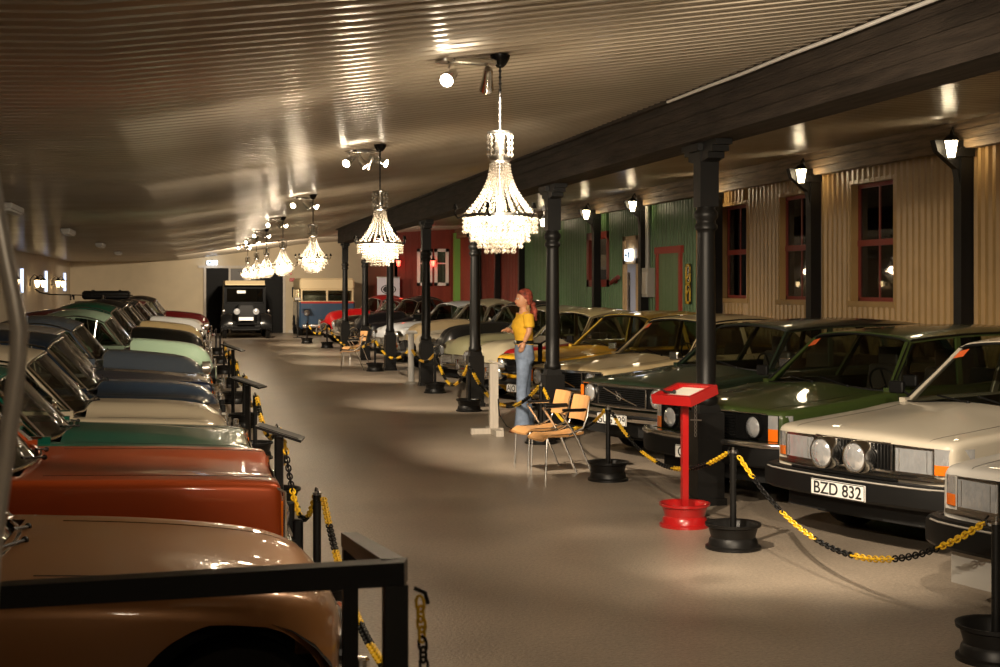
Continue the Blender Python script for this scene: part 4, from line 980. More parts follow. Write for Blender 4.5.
for s_ in (1, -1):
    mb = MB(); rows = []
    for k in range(15):
        a = -.25+(PI*.98)*k/14; x = -.42+.50*math.cos(a); z = .42+.46*math.sin(a)
        rows.append([(x, s_*.50, z+.02), (x, s_*.62, z+.05), (x, s_*.80, z+.02), (x, s_*.90, z-.05)])
    rows.append([(-1.6, s_*.5, .42), (-1.6, s_*.62, .43), (-1.6, s_*.8, .43), (-1.6, s_*.9, .40)]); rows.append([(-3.2, s_*.5, .42), (-3.2, s_*.62, .43), (-3.2, s_*.8, .43), (-3.2, s_*.9, .40)])
    mb.grid(rows); mb.build('front_fender', M['blackg'], e)
    for wx in (-.42, -3.3):
        a, h = MB(), MB(); wheel(a, h, wx, s_*.84, .40, s_, w=.15); w_ = a.build('wheel', M['black'], e); h.build('hubcap', M['flatblack'], w_)
    mb = MB(); mb.lathe([(.001, -.16), (.06, -.14), (.115, -.04), (.125, .0), (.118, .012)], 20, (-.02, s_*.34, .98), 'x'); mb.tube([(-.05, s_*.34, .6), (-.05, s_*.34, .9)], .02); h = mb.build('headlight', M['flatblack'], e)
    mb = MB(); mb.lathe([(.115, .005), (.08, .028), (.001, .035)], 20, (-.02, s_*.34, .98), 'x'); mb.build('lens', M['lens'], h)
    mb = MB(); mb.lathe([(.04, -.04), (.05, .0), (.04, .012), (.001, .014)], 14, (-.2, s_*.80, 1.0), 'x'); mb.tube([(-.24, s_*.80, .9), (-.24, s_*.80, 1.0)], .012); mb.build('side_lamp', M['chrome'], e)
mb = MB(); mb.tube([(-.03, -.62, .52), (-.03, .62, .52)], .02); mb.bbox((.04, -.75, .36), (.06, .75, .42)); mb.build('bumper', M['flatblack'], e)
mb = MB(); mb.prism([(-1.50, 2.02), (-1.28, 1.93), (-1.26, 1.97), (-1.50, 2.10), (-4.3, 2.10), (-4.3, 2.02)], -.72, .72, axis='y'); mb.build('canvas_top', M['canvas'], e, smooth=0)
mb = MB(); mb.bbox((-1.549, -.66, 1.30), (-1.54, .66, 1.82)); mb.build('windscreen', M['wglass'], e, smooth=0)
mb = MB()
for q in (((-1.55, -.70, 1.26), (-1.52, .70, 1.31)), ((-1.55, -.70, 1.81), (-1.52, .70, 1.85)), ((-1.55, -.70, 1.28), (-1.52, -.66, 1.83)), ((-1.55, .66, 1.28), (-1.52, .70, 1.83))): mb.bbox(*q)
mb.build('windscreen_frame', M['flatblack'], e, smooth=0)
mb = MB(); mb.rbox((-1.51, -.13, 1.68), (.02, .32, .11), .01, axis=0); mb.build('sign_plate', M['plate'], e)
mb = MB(); mb.rbox((.09, -.02, .72), (.012, .52, .12), .008, axis=0); mb.bbox((.0, -.03, .7), (.085, .03, .74)); h = mb.build('licence_plate', M['plate'], e)
mb = MB(); mb.bbox((-.3, -.5, .3), (-4.2, .5, .62)); mb.build('underbody', M['under'], e, smooth=0)

# ---------------------------------------------------------------- old bus beside it
bx_ = (327-190)*53/1423.; e = empty('old_bus', (bx_, dy(53., bx_)-.1, 0), -PI/2, 'old blue bus with cream header and wide windscreen facing down the hall', 'bus')
blue = paint('bus blue', (.035, .075, .14)); redb = paint('bus red', (.45, .03, .02))
def rr(hw, r, x0): return None
mb = MB(); mb.rbox((-1.7, 0, .80), (3.4, 2.12, 1.05), .12, axis=0); mb.build('lower_body', blue, e)
mb = MB(); mb.rbox((-1.7, 0, 1.97), (3.38, 2.08, .46), .12, axis=0); mb.build('header', M['canvas'], e)
mb = MB(); mb.bbox((-.02, -1.0, 1.24), (.015, 1.0, 1.31)); mb.build('belt_stripe', redb, e, smooth=0)
mb = MB()
for y in (-1.0, -.03, .94): mb.bbox((-.12, y, 1.3), (-.03, y+.06, 1.76))
for s_ in (1, -1):
    for x in (-1.1, -2.2, -3.3): mb.bbox((x, s_*1.02-.03, 1.3), (x+.08, s_*1.02+.03, 1.76))
mb.bbox((-3.3, -1.04, 1.29), (-.05, -1.0, 1.32)); mb.bbox((-3.3, 1.0, 1.29), (-.05, 1.04, 1.32)); mb.bbox((-.1, -1.0, 1.29), (-.02, 1.0, 1.33)); mb.bbox((-.1, -1.0, 1.73), (-.02, 1.0, 1.77)); mb.build('window_surround', M['canvas'], e, smooth=0)
for y in (-.5, .47): mb = MB(); mb.bbox((-.06, y-.44, 1.33), (-.05, y+.44, 1.73)); mb.build('windscreen', M['glass'], e, smooth=0)
mb = MB(); mb.rbox((-2.2, 0, 1.42), (2.6, 1.7, .30), .06); mb.build('seats', M['leather'], e)
for s_ in (1, -1):
    mb = MB(); mb.lathe([(.11, -.03), (.12, .02), (.11, .04), (.09, .03)], 18, (.0, s_*.78, .88), 'x'); h = mb.build('headlight', M['chrome'], e); mb = MB(); mb.lathe([(.1, .03), (.05, .05), (.001, .055)], 18, (.0, s_*.78, .88), 'x'); mb.build('lens', M['lens'], h)
    for wx in (-.7, -2.8):
        a, h = MB(), MB(); wheel(a, h, wx, s_*1.09, .38, s_, w=.2); w_ = a.build('wheel', M['black'], e); h.build('hubcap', M['chrome'], w_)
mb = MB(); mb.rbox((.05, 0, .38), (.08, 1.9, .14), .03, axis=1); mb.build('bumper', M['chrome'], e)
point_in_bus = (bx_-.6, dy(53., bx_)+.35, 1.66)

# ---------------------------------------------------------------- roof rack loads
def roof_load(carlab, kind):
    c = [o for o in C.objects if o.get('label', '') == carlab][0]; return c.location
p = roof_load('dark saloon carrying a black luggage bundle on its roof rack', 0)
e = empty('roof_rack', (p.x-2.25, p.y, 1.505), 0, 'chrome roof rack on the dark saloon in the left row', 'roof rack')
for s_ in (-.45, .45):
    mb = MB(); mb.tube([(-.62, s_, .03), (.62, s_, .03)], .015); mb.build('side_rail', M['chrome'], e)
for x in (-.5, 0, .5): mb = MB(); mb.tube([(x, -.56, -.03), (x, -.5, .03), (x, .5, .03), (x, .56, -.03)], .012); mb.build('cross_bar', M['chrome'], e)
mb = MB(); mb.rbox((0, 0, .14), (1.05, .8, .20), .09, axis=2); mb.tube([(-.3, -.41, .12), (-.3, -.38, .25), (-.3, .38, .25), (-.3, .41, .12)], .012); mb.tube([(.3, -.41, .12), (.3, -.38, .25), (.3, .38, .25), (.3, .41, .12)], .012)
o = mb.build('luggage_bundle', M['black']); o.location = (p.x-2.2, p.y, 1.55); tag(o, 'black strapped luggage bundle lying on the roof rack', 'luggage')
p = roof_load('black old car with a tan bonnet in the left row', 0)
e = empty('ski_pair', (p.x-2.4, p.y, 1.69), 0, 'pair of dark skis with upturned tips carried on a roof in the left row', 'skis')
for s_ in (-.12, .12):
    mb = MB(); mb.grid([[(x, s_-.04, z), (x, s_+.04, z), (x, s_+.04, z+.02), (x, s_-.04, z+.02)] for x, z in ((-1.1, .13), (-1.0, .06), (-.8, .02), (0, 0), (.9, 0))], None, True); mb.build('ski', M['blackg'], e)
for q in (-.35, .3): mb = MB(); mb.tube([(q, -.4, -.08), (q, -.35, .0), (q, .35, .0), (q, .4, -.08)], .02); mb.build('carrier_bar', M['chrome'], e)

# ---------------------------------------------------------------- barrier posts, chains, stands
def rim_base(m, name, parent, r=.20, h=.185):
    mb = MB(); mb.lathe([(.03, .045), (r*.45, .05), (r*.55, .075), (r*.8, .06), (r*.84, .02), (r*.98, .012), (r, .0), (r*1.0, .02), (r*.9, .03), (r*.86, .07), (r*.80, .085), (r*.86, .13), (r*.9, .155), (r*1.0, .165), (r*1.01, h), (r*.95, h), (r*.86, h-.015), (r*.8, .12), (r*.72, .08), (.03, .09)], 32)
    return mb.build(name, m, parent)
def barrier(X, Y, label, group, hk=(0, 1), h=.70):
    e = empty('barrier_post', (X, Y, 0), 0, label, 'barrier post', group); rim_base(M['iron'], 'wheel_rim_base', e)
    mb = MB(); mb.tube([(0, 0, .05), (0, 0, h)], .024, 12); mb.build('pole', M['iron'], e)
    mb = MB(); mb.lathe([(.026, h-.01), (.026, h+.005), (.008, h+.01), (.008, h+.03), (.001, h+.032)], 12); mb.build('cap', M['steel'], e)
    for s_ in hk:
        d = 1 if s_ else -1
        mb = MB(); mb.tube([(0, 0, h-.04), (0, d*.05, h-.04), (0, d*.085, h-.03), (0, d*.095, h-.0), (0, d*.07, h+.02)], .006, 6); mb.build('hook', M['iron'], e)
    return e
def chain(p0, p1, sag, label, seq=None, group='yellow and black barrier chains', pitch=.036, lod=0, name='barrier_chain', seg=10):
    p0, p1 = Vector(p0), Vector(p1); pts = []; N = 200
    for i in range(N+1):
        t = i/N; q = p0.lerp(p1, t); q.z -= sag*4*t*(1-t); pts.append(q)
    L = [0]
    for a, b in zip(pts, pts[1:]): L.append(L[-1]+(b-a).length)
    n = int(L[-1]/pitch); mb = MB(); j = 0
    for k in range(n):
        s0 = (k+.5)*pitch
        while L[j+1] < s0: j += 1
        q = pts[j].lerp(pts[j+1], (s0-L[j])/(L[j+1]-L[j])); t = (pts[j+1]-pts[j]).normalized()
        side = t.cross(Vector((0, 0, 1))); side = side.normalized() if side.length > .1 else Vector((1, 0, 0)); up = side.cross(t)
        w = side if k % 2 == 0 else up; a_, b_ = pitch*.80, pitch*.46; ns, nr = (10, 5) if lod == 0 else (6, 3)
        ring = [q+t*(a_*math.copysign(abs(math.cos(x))**.8, math.cos(x)))+w*(b_*math.sin(x)) for x in [2*PI*i/ns for i in range(ns)]]
        mb.tube(ring, pitch*.15 if lod == 0 else pitch*.2, nr, M['yellow'] if (k//seg) % 2 == 0 else M['black'], closed=True)
    o = mb.build(name, None, None, smooth=60); return tag(o, label, 'chain', group)
def at(px, depth, h=0.):
    X = (px-190.)*depth/1423.; return (X, dy(depth, X), h)
RB = [(996, 7.06, 'at the right edge of the view, nearest the camera'), (733, 10.07, 'right of the red clipboard stand'), (608, 13.6, 'beside the near wooden chair'), (541, 16.8, 'behind the two wooden chairs'), (469, 21.1, 'in front of the red and cream saloon'), (435, 24.7, 'beside the fourth iron column'),
      (375, 31.0, 'right of the far wooden chair'), (327, 42.6, 'before the black saloon in the far right row'), (307, 46., 'before the bright red car near the old bus')]
rb = []
for px, d, lab in RB:
    X, Y, _ = at(px, d); rb.append((X, Y)); barrier(X, Y, 'black barrier post '+lab, 'barrier posts along the right row')
wp = at(411, 27.0); rb.insert(6, (wp[0], wp[1]))
sags = [.42, .30, .32, .40, .40, .18, .28, .38, .3]
clab = ['chain sagging across the bottom right corner before the car BZD 832', 'chain passing behind the red clipboard stand', 'chain hanging behind the wooden chairs', 'chain in front of the yellow rally saloon', 'chain in front of the red and cream saloon', 'chain ending at the slim white post', 'chain in front of the pale grey rounded car', 'chain before the black old car of the right row', 'chain nearest the old bus in the right row']
for k in range(len(rb)-1):
    (x0, y0), (x1, y1) = rb[k], rb[k+1]
    chain((x0, y0+.105, .68), (x1, y1-.105, .68), sags[k], 'yellow and black '+clab[k], lod=0 if k < 3 else 1, pitch=.036 if k < 3 else .05, seg=13 if k < 3 else 9)
LB = [(8.05, 317, 'beside the nose of the orange car'), (11.8, 277, 'beside the nose of the cream saloon'), (15.3, 255, 'beside the nose of the navy blue car'), (18.7, 244, 'between the slate blue and mint green cars'), (22.5, 235, 'just past the mint green car'), (26., 229, 'by the black car with the green roof'), (30., 224, 'by the olive brown car'), (34., 220, 'by the white old car'), (38.5, 216, 'toward the end of the left row')]
lb = []
for d, px, lab in LB:
    X, Y, _ = at(px, d); lb.append((X, Y)); barrier(X, Y, 'black barrier post '+lab, 'barrier posts along the left row')
# info stands
def info_stand(X, Y, label, rz=0., h=.93, m=None, group='black information stands'):
    e = empty('information_stand', (X, Y, 0), rz, label, 'information stand', group)
    mb = MB(); mb.box((0, 0, .01), (.30, .30, .02)); mb.build('base', M['iron'], e, smooth=0)
    mb = MB(); mb.bbox((-.022, -.022, .02), (.022, .022, h-.03)); mb.build('pole', M['iron'], e, smooth=0)
    mb = MB(); mb.box((0, 0, h), (.26, .32, .016), rot=(R(18), 0, 0)); b = mb.build('tray', M['iron'], e, smooth=0)
    mb = MB(); mb.box((0, -.002, h+.011), (.21, .27, .003), rot=(R(18), 0, 0)); mb.build('information_sheet', m or M['ink'], b, smooth=0)
    return e
IS = [(280, 9.3, .92, R(80), 'beside the nose of the emerald green car'), (248, 13.7, .95, R(70), 'beside the medium blue saloon'), (233, 20.3, 1.0, R(75), 'near the mint green car')]
for px, d, h, rz, lab in IS:
    X, Y, _ = at(px, d); info_stand(X, Y, 'black information stand with a tilted tray '+lab, rz, h)
X, Y, _ = at(297.5, 51.0); info_stand(X, Y, 'thin black information stand with a white sheet beside the old bus', 0, 1.42, M['paper'])
X, Y, _ = at(540, 19.3); e = info_stand(X-.0, Y, 'black sloping information board with a white sheet behind the mannequin', -.9, 1.15, M['paper'])
stp = at(280, 9.3)
chain((lb[0][0], lb[0][1]+.08, .68), (stp[0]+.03, stp[1]-.03, .86), .30, 'yellow and black barrier chain hanging beside the orange car', lod=0, seg=9, group='barrier chains of the left row')
chain((lb[0][0]+.03, lb[0][1]-.08, .68), (.66, 4.0, .70), .22, 'yellow and black chain between the handrail and the first left barrier post', lod=0, seg=12, group='barrier chains of the left row')
prev = (stp[0]+.02, stp[1]+.03, .86)
for k in range(1, 7):
    q = (lb[k][0]+.02, lb[k][1]-.08, .68); chain(prev, q, .22, 'barrier chain leading to the post '+LB[k][2], lod=1, pitch=.05, seg=8, group='barrier chains of the left row'); prev = (lb[k][0]+.02, lb[k][1]+.08, .68)

# red clipboard stand
X, Y, _ = at(684.5, 11.0)
e = empty('clipboard_stand', (X, Y, 0), 0, 'bright red stand with a sloping tray and paper before the nearest column', 'stand'); rim_base(M['redp'], 'wheel_rim_base', e)
mb = MB(); mb.bbox((-.025, -.025, .05), (.025, .025, 1.0)); mb.build('pole', M['redp'], e, smooth=0)
T = Matrix.Translation((0.0, 0, 1.045)) @ Matrix.Rotation(R(-60), 4, 'Z') @ Matrix.Rotation(R(14), 4, 'X')
mb = MB(); mb.bbox((-.20, -.17, -.04), (.20, .17, .01))
for q in (((-.20, -.17, .01), (.20, -.13, .035)), ((-.20, .13, .01), (.20, .17, .035)), ((-.20, -.13, .01), (-.16, .13, .035)), ((.16, -.13, .01), (.20, .13, .035))): mb.bbox(*q)
mb.xf(T); tr = mb.build('tray', M['redp'], e, smooth=0)
mb = MB(); mb.bbox((-.11, -.12, .011), (.14, .12, .015)); mb.xf(T); mb.build('paper', M['paper'], tr, smooth=0)
mb = MB(); mb.tube([(-.19, -.05, .04), (-.12, -.08, .035), (-.05, -.06, .03)], .009); mb.sphere((-.05, -.06, .035), .016, n=6); mb.xf(T); mb.build('pen', M['ink'], tr)
mb = MB(); p_ = T @ Vector((.19, -.1, 0)); 
for k in range(9): q = p_+Vector((0, 0, -.02-.032*k)); mb.tube([q+Vector((.008*math.cos(a), 0, .018*math.sin(a))) for a in [PI*i/3 for i in range(6)]], .003, 4, closed=True)
mb.tube([p_+Vector((-.04, 0, -.16)), p_+Vector((.05, 0, -.165))], .005); mb.build('key_chain', M['steel'], e)

# white stands
X, Y, _ = at(493.5, 17.9)
e = empty('wooden_stand', (X, Y, 0), 0, 'white washed wooden stand with a cross foot left of the mannequin', 'stand')
mb = MB(); mb.bbox((-.055, -.04, .06), (.055, .04, .90)); mb.build('upright', M['paleW'], e, smooth=0)
mb = MB(); mb.bbox((-.30, -.045, 0), (.12, .045, .07)); mb.build('foot', M['paleW'], e, smooth=0); mb = MB(); mb.bbox((-.05, -.38, .0), (.05, -.046, .07)); mb.bbox((-.05, .046, 0), (.05, .25, .07)); mb.build('cross_foot', M['paleW'], e, smooth=0)
mb = MB(); mb.box((.02, 0, .915), (.16, .13, .02), rot=(0, .3, 0)); mb.build('top_plate', M['paleW'], e, smooth=0)
mb = MB(); mb.tube([(X+.05, Y-.05, .45), (X+.06, Y-.06, .25), (X+.15, Y-.1, .1), (X+.35, Y-.15, .012), (X+.8, Y-.25, .012)], .009); tag(mb.build('power_cord', M['black']), 'black cord drooping from the white wooden stand to the floor', 'cord')
X, Y, _ = at(411, 27.0)
e = empty('white_post', (X, Y, 0), 0, 'slim white post stand before the grey beige old car, left of the fourth column', 'stand')
mb = MB(); mb.tube([(0, 0, .03), (0, 0, .98)], .058, 14); mb.build('pole', M['white'], e); mb = MB(); mb.box((0, 0, 1.0), (.22, .18, .03), rot=(R(10), 0, 0)); mb.build('top_plate', M['white'], e, smooth=0); mb = MB(); mb.lathe([(.13, 0), (.13, .02), (.06, .05), (.05, .05)], 18, m=None); mb.build('base', M['greym'], e)

# ---------------------------------------------------------------- wooden chairs
def chair():
    e = empty('stacking_chair', (0, 0, 0))          # faces +x
    mb = MB(); rows = []
    for i in range(9):
        t = i/8.; x = .23-.44*t; z = .455+.02*math.sin(PI*t)*-1+(-.05*max(0, (.14-t)/.14)) + .01*t
        rows.append([(x, -.20*(1-.10*t)+.40*(1-.10*t)*k/6., z-.008*math.sin(PI*k/6.)) for k in range(7)])
    mb.grid(rows); mb.grid([[(a, b, c-.02) for a, b, c in r] for r in rows])
    rim = [rows[0][k] for k in range(7)]+[rows[i][6] for i in range(1, 9)]+[rows[8][k] for k in range(5, -1, -1)]+[rows[i][0] for i in range(7, 0, -1)]
    mb.grid([rim, [(a, b, c-.02) for a, b, c in rim]], closed=True); mb.build('seat', M['wood'], e, smooth=50)
    mb = MB(); rows = [[(-.235-.05*(z-.60)/.2-.035*math.cos((k/6.-.5)*PI)+.02, -.19+.38*k/6., z) for k in range(7)] for z in (.57, .65, .74, .81)]
    mb.grid(rows); mb.grid([[(a-.012, b, c) for a, b, c in r] for r in rows]); rim = rows[0]+[r[6] for r in rows[1:]]+rows[3][::-1][1:]+[r[0] for r in rows[1:3]][::-1]
    mb.grid([rim, [(a-.012, b, c) for a, b, c in rim]], closed=True); mb.build('backrest', M['wood'], e, smooth=50)
    for s_ in (1, -1):
        mb = MB(); mb.tube([(.20, s_*.19, 0), (.185, s_*.19, .40), (.17, s_*.185, .43), (.12, s_*.18, .437), (-.20, s_*.17, .44)], .010, 8); mb.build('leg', M['chrome'], e)
        mb = MB(); mb.tube([(-.31, s_*.21, 0), (-.13, s_*.215, .40), (.02, s_*.225, .62), (.05, s_*.225, .655), (.0, s_*.225, .675), (-.2, s_*.22, .675)], .010, 8); mb.build('leg', M['chrome'], e)
        mb = MB(); mb.tube([(-.05, s_*.18, .437), (-.20, s_*.19, .50), (-.25, s_*.18, .62), (-.285, s_*.15, .78)], .010, 8); mb.build('back_support', M['chrome'], e)
        mb = MB(); mb.rbox((-.09, s_*.225, .688), (.26, .045, .022), .02); mb.build('armrest', M['black'], e)
    return e
ch = chair(); ch.location = (3.55, 13.32, 0); ch.rotation_euler[2] = PI+R(8); tag(ch, 'nearer of the two beech plywood armchairs in front of the mannequin', 'chair', 'beech plywood armchairs')
spec_ = [((3.53, 13.95), PI+R(8), 'beech plywood armchair behind the nearer one, closer to the mannequin'), ((at(350, 31.3)[0], at(350, 31.3)[1]), PI-.1, 'small far away plywood armchair beside the barrier post down the aisle'), ((at(352, 33.5)[0]+.05, at(356, 33.5)[1]), PI+.3, 'farthest plywood armchair, behind the other far one')]
for (x, y), rz, lab in spec_:
    c = copy_tree(ch); c.location = (x, y, 0); c.rotation_euler[2] = rz; c['label'] = lab

# ---------------------------------------------------------------- black handrail in the foreground
def w2(px, py, z): X = (px-190.)*z/1423.; return (X, dy(z, X), EYE-(py-HZ)*z/FPX)
e = empty('handrail', (w2(393, 575, 2.5)[0], w2(393, 575, 2.5)[1], 0), 0, 'black steel handrail with square posts across the bottom left foreground', 'handrail')
ox, oy = e.location.x, e.location.y
def loc_(p): return Vector((p[0]-ox, p[1]-oy, p[2]))
a = loc_(w2(395, 572, 2.5)); b = loc_(w2(-30, 597, 2.55)); c = loc_(w2(350, 541, 3.95))
def bar(mb, p, q, w, h):
    p, q = Vector(p), Vector(q); d = (q-p).normalized(); s_ = d.cross(Vector((0, 0, 1))).normalized()*w/2; u = Vector((0, 0, h/2))
    mb.add([p-s_-u, p+s_-u, p+s_+u, p-s_+u, q-s_-u, q+s_-u, q+s_+u, q-s_+u], [(0, 1, 2, 3), (4, 7, 6, 5), (0, 4, 5, 1), (1, 5, 6, 2), (2, 6, 7, 3), (3, 7, 4, 0)])
mb = MB(); bar(mb, a+Vector((.02, 0, 0)), b, .05, .042); mb.build('top_rail', M['rail'], e, smooth=0)
mb = MB(); bar(mb, a+Vector((0, .02, 0)), c+Vector((0, .03, 0)), .045, .040); mb.build('top_rail', M['rail'], e, smooth=0)
for q, w_ in ((a, .042), (c, .042)):
    mb = MB(); mb.bbox((q.x-w_/2, q.y-w_/2, 0), (q.x+w_/2, q.y+w_/2, q.z-.021)); mb.bbox((q.x-.06, q.y-.06, 0), (q.x+.06, q.y+.06, .012)); mb.build('post', M['rail'], e, smooth=0)
mb = MB(); q = a+Vector((.035, .0, -.03)); mb.tube([q, q+Vector((.02, 0, -.01)), q+Vector((.025, 0, -.03))], .004, 5); mb.build('hook', M['rail'], e)
p0 = (a.x+ox+.045, a.y+oy+.0, a.z-.05); chain(p0, (p0[0]+.01, p0[1]+.01, p0[2]-.135), 0., 'short end of yellow and black chain hanging from the handrail corner', lod=0, pitch=.019, seg=4, group='barrier chains of the left row', name='chain_end')
# bent grey tube at the very left edge
pts = [w2(x, y, 1.35) for x, y in ((-14, 150), (-3, 215), (6, 262), (14, 300), (19, 330), (18, 360), (13, 400), (7, 445), (1, 490), (-8, 560))]
pts.append((pts[-1][0]-.06, pts[-1][1], .6)); pts.append((pts[-1][0]-.02, pts[-1][1], .0)); pts = [Vector(q) for q in pts]
mb = MB(); mb.tube(pts, .0085, 12); tag(mb.build('bent_tube', M['greym']), 'out of focus bent grey metal tube standing at the far left edge', 'tube')

# ---------------------------------------------------------------- mannequin in a yellow shirt
X, Y, _ = at(524, 18.2)
e = empty('mannequin', (X, Y, 0), PI+.12, 'woman mannequin in a yellow shirt, flared jeans and red headscarf looking at the cars', 'mannequin'); e.scale = (1.03, 1.0, 1.03)   # faces +x locally
def skinfig(name, verts, edges, rad, m, sub=2, parent=None, root=0):
    me = bpy.data.meshes.new(name); me.from_pydata(verts, edges, []); o = bpy.data.objects.new(name, me); C.objects.link(o)
    if parent: o.parent = parent
    sk = o.modifiers.new('skin', 'SKIN'); sk.use_smooth_shade = True
    for i, r in enumerate(rad): me.skin_vertices[0].data[i].radius = (r, r) if not isinstance(r, tuple) else r
    me.skin_vertices[0].data[root].use_root = True
    s_ = o.modifiers.new('sub', 'SUBSURF'); s_.levels = s_.render_levels = sub; me.materials.append(m); return o
def ensure_skin(name, verts, edges, rad, m, sub=2, parent=None, root=0):
    me = bpy.data.meshes.new(name+'_b'); bm = bmesh.new(); lay = bm.verts.layers.skin.verify(); vs_ = [bm.verts.new(v) for v in verts]
    for a_, b_ in edges: bm.edges.new((vs_[a_], vs_[b_]))
    for i, v in enumerate(vs_): r = rad[i]; v[lay].radius = r if isinstance(r, tuple) else (r, r); v[lay].use_root = (i == root)
    bm.to_mesh(me); bm.free(); o = bpy.data.objects.new(name, me); C.objects.link(o)
    o.modifiers.new('skin', 'SKIN').use_smooth_shade = True; s_ = o.modifiers.new('sub', 'SUBSURF'); s_.levels = s_.render_levels = sub
    dg = bpy.context.evaluated_depsgraph_get(); m2 = bpy.data.meshes.new_from_object(o.evaluated_get(dg)); bpy.data.objects.remove(o)
    return m2
V_ = [(0, 0, 1.02), (.0, 0, 1.18), (.0, 0, 1.36), (-.005, 0, 1.47), (.005, 0, 1.56), (.02, 0, 1.62),        # pelvis..head base 0-5
      (-.01, .15, 1.46), (.0, .19, 1.27), (.06, .16, 1.13),  # camera side? shoulder, elbow, wrist (left, +y) 6-8
      (-.01, -.15, 1.46), (.0, -.19, 1.24), (.13, -.14, 1.27),             # right arm bent forward 9-11
      (.03, .09, .96), (.05, .10, .52), (.045, .10, .10), (.14, .105, .035),      # left leg
      (-.03, -.09, .96), (-.04, -.10, .52), (-.05, -.10, .10), (.05, -.105, .035)]
E_ = [(0, 1), (1, 2), (2, 3), (3, 4), (4, 5), (3, 6), (6, 7), (7, 8), (3, 9), (9, 10), (10, 11), (0, 12), (12, 13), (13, 14), (14, 15), (0, 16), (16, 17), (17, 18), (18, 19)]
Rd = [.095, .09, .115, .07, .048, .045, .055, .038, .026, .055, .038, .026, .05, .036, .03, .025, .05, .036, .03, .025]
me = ensure_skin('body', V_, E_, Rd, M['skin'])
mb = MB(); mb.add([v.co[:] for v in me.vertices], [tuple(p.vertices) for p in me.polygons])
# head with nose, chin
rows = []; prof = [(1.575, .042, .040, .025), (1.595, .066, .052, .03), (1.62, .085, .062, .02), (1.65, .094, .070, .012), (1.69, .098, .075, .008), (1.73, .094, .074, .0), (1.77, .075, .06, -.005), (1.795, .04, .03, -.01), (1.80, .004, .004, -.01)]
for z, rx, ry, cx in prof:
    row = []
    for k in range(24):
        a_ = 2*PI*k/24; x = cx+rx*math.cos(a_); y = ry*math.sin(a_)
        if k in (0, 1, 23): 
            nose = {1.65: .012, 1.62: .006}.get(z, 0); x += nose*(2 if k == 0 else .6)
            if z in (1.69,): x -= .006
        row.append((x, y, z))
    rows.append(row)
mb.grid(rows, None, True)
for s_ in (1, -1): mb.sphere((.0, s_*.073, 1.66), .022, n=6, sc=(.8, .4, 1.3)); mb.sphere((.092, s_*.03, 1.683), .012, m=M['white'], n=6); mb.sphere((.101, s_*.03, 1.683), .006, m=M['ink'], n=5)
mb.sphere((.112, 0, 1.627), .016, m=M['redlens'], n=6, sc=(.5, 1.3, .5))
# hands: palm and five fingers each
def hand(mb, w, d, dn, s_):
    w, d, dn = Vector(w), Vector(d).normalized(), Vector(dn).normalized(); sd = d.cross(dn).normalized()
    mb.tube([w, w+d*.03, w+d*.07], [.024, .032, .03], 10)
    for k, (o_, L_) in enumerate(((-.024, .062), (-.008, .072), (.008, .068), (.023, .054))):
        p = w+d*.065+sd*o_; mb.tube([p, p+d*L_*.45+dn*.008, p+d*L_*.8+dn*.025, p+d*L_*.95+dn*.04], [.0095, .009, .008, .006], 7)
    p = w+d*.02+sd*-.028*s_; mb.tube([p, p+d*.025-sd*.018*s_+dn*.01, p+d*.055-sd*.022*s_+dn*.022], [.011, .010, .008], 7)
hand(mb, V_[8], (.35, 0, -.9), (-.2, -.8, 0), 1); hand(mb, V_[11], (.9, .1, .25), (.1, .2, -1), -1)
body = mb.build('body', M['skin'], e, smooth=80)
mb = MB(); mb.loft([(0, 0, 1.10, .118, .145), (0, 0, 1.16, .112, .14), (.01, 0, 1.24, .118, .15), (.028, 0, 1.33, .135, .158), (.02, 0, 1.40, .122, .165), (-.005, 0, 1.46, .095, .165), (-.01, 0, 1.50, .068, .10), (-.005, 0, 1.525, .062, .065)], 26)
for s_ in (1, -1):
    a_, b_ = Vector((-.01, s_*.12, 1.465)), Vector((-.002, s_*.185, 1.33)); mb.tube([a_, a_.lerp(b_, .5), b_, b_+Vector((0, .002, -.012))], [.075, .072, .070, .060], 14)
for k in range(12): pass
mb.build('shirt', M['shirt'], e, smooth=70)
mb = MB(); mb.loft([(0, 0, 1.155, .116, .142), (0, 0, 1.11, .118, .146)], 26); mb.rbox((.12, 0, 1.132), (.02, .06, .05), .01, m=M['steel']); mb.build('belt', M['ink'], e, smooth=50)
mb = MB(); mb.loft([(0, 0, 1.12, .112, .142), (0, 0, 1.02, .118, .160), (-.01, 0, .92, .122, .172), (0, 0, .84, .085, .15)], 26)
for s_, k0 in ((1, .04), (-1, -.04)):
    mb.loft([(k0, s_*.085, .92, .095, .088), (k0*1.2, s_*.092, .75, .082, .080), (k0*1.6+.01, s_*.10, .52, .064, .064), (k0*1.6, s_*.10, .35, .072, .068), (k0*1.6-.005, s_*.102, .12, .100, .085), (k0*1.6-.005, s_*.102, .07, .104, .088)], 20)
mb.build('jeans', M['jeans'], e, smooth=70)
for s_, k0 in ((1, .04), (-1, -.05)):
    mb = MB(); mb.prism([(-.11, 0), (-.05, 0), (-.03, .02), (.10, .0), (.19, .0), (.19, .02), (.08, .05), (-.10, .075), (-.13, .05)], s_*.105-.045, s_*.105+.045, axis='y'); mb.xf(Matrix.Translation((k0, 0, 0))); mb.build('shoe', M['shoe'], e, smooth=40)
mb = MB(); rows = []
for z, rx, ry, cx in [(1.60, .05, .055, -.045), (1.63, .075, .075, -.032), (1.67, .092, .086, -.022), (1.71, .103, .090, -.014), (1.75, .098, .084, -.012), (1.785, .080, .066, -.014), (1.81, .04, .035, -.016), (1.815, .004, .004, -.016)]:
    rows.append([(cx+rx*math.cos(a_), ry*math.sin(a_), z+.045*max(0, math.cos(a_))*(1 if z < 1.74 else 0)) for a_ in [2*PI*k/24 for k in range(24)]])
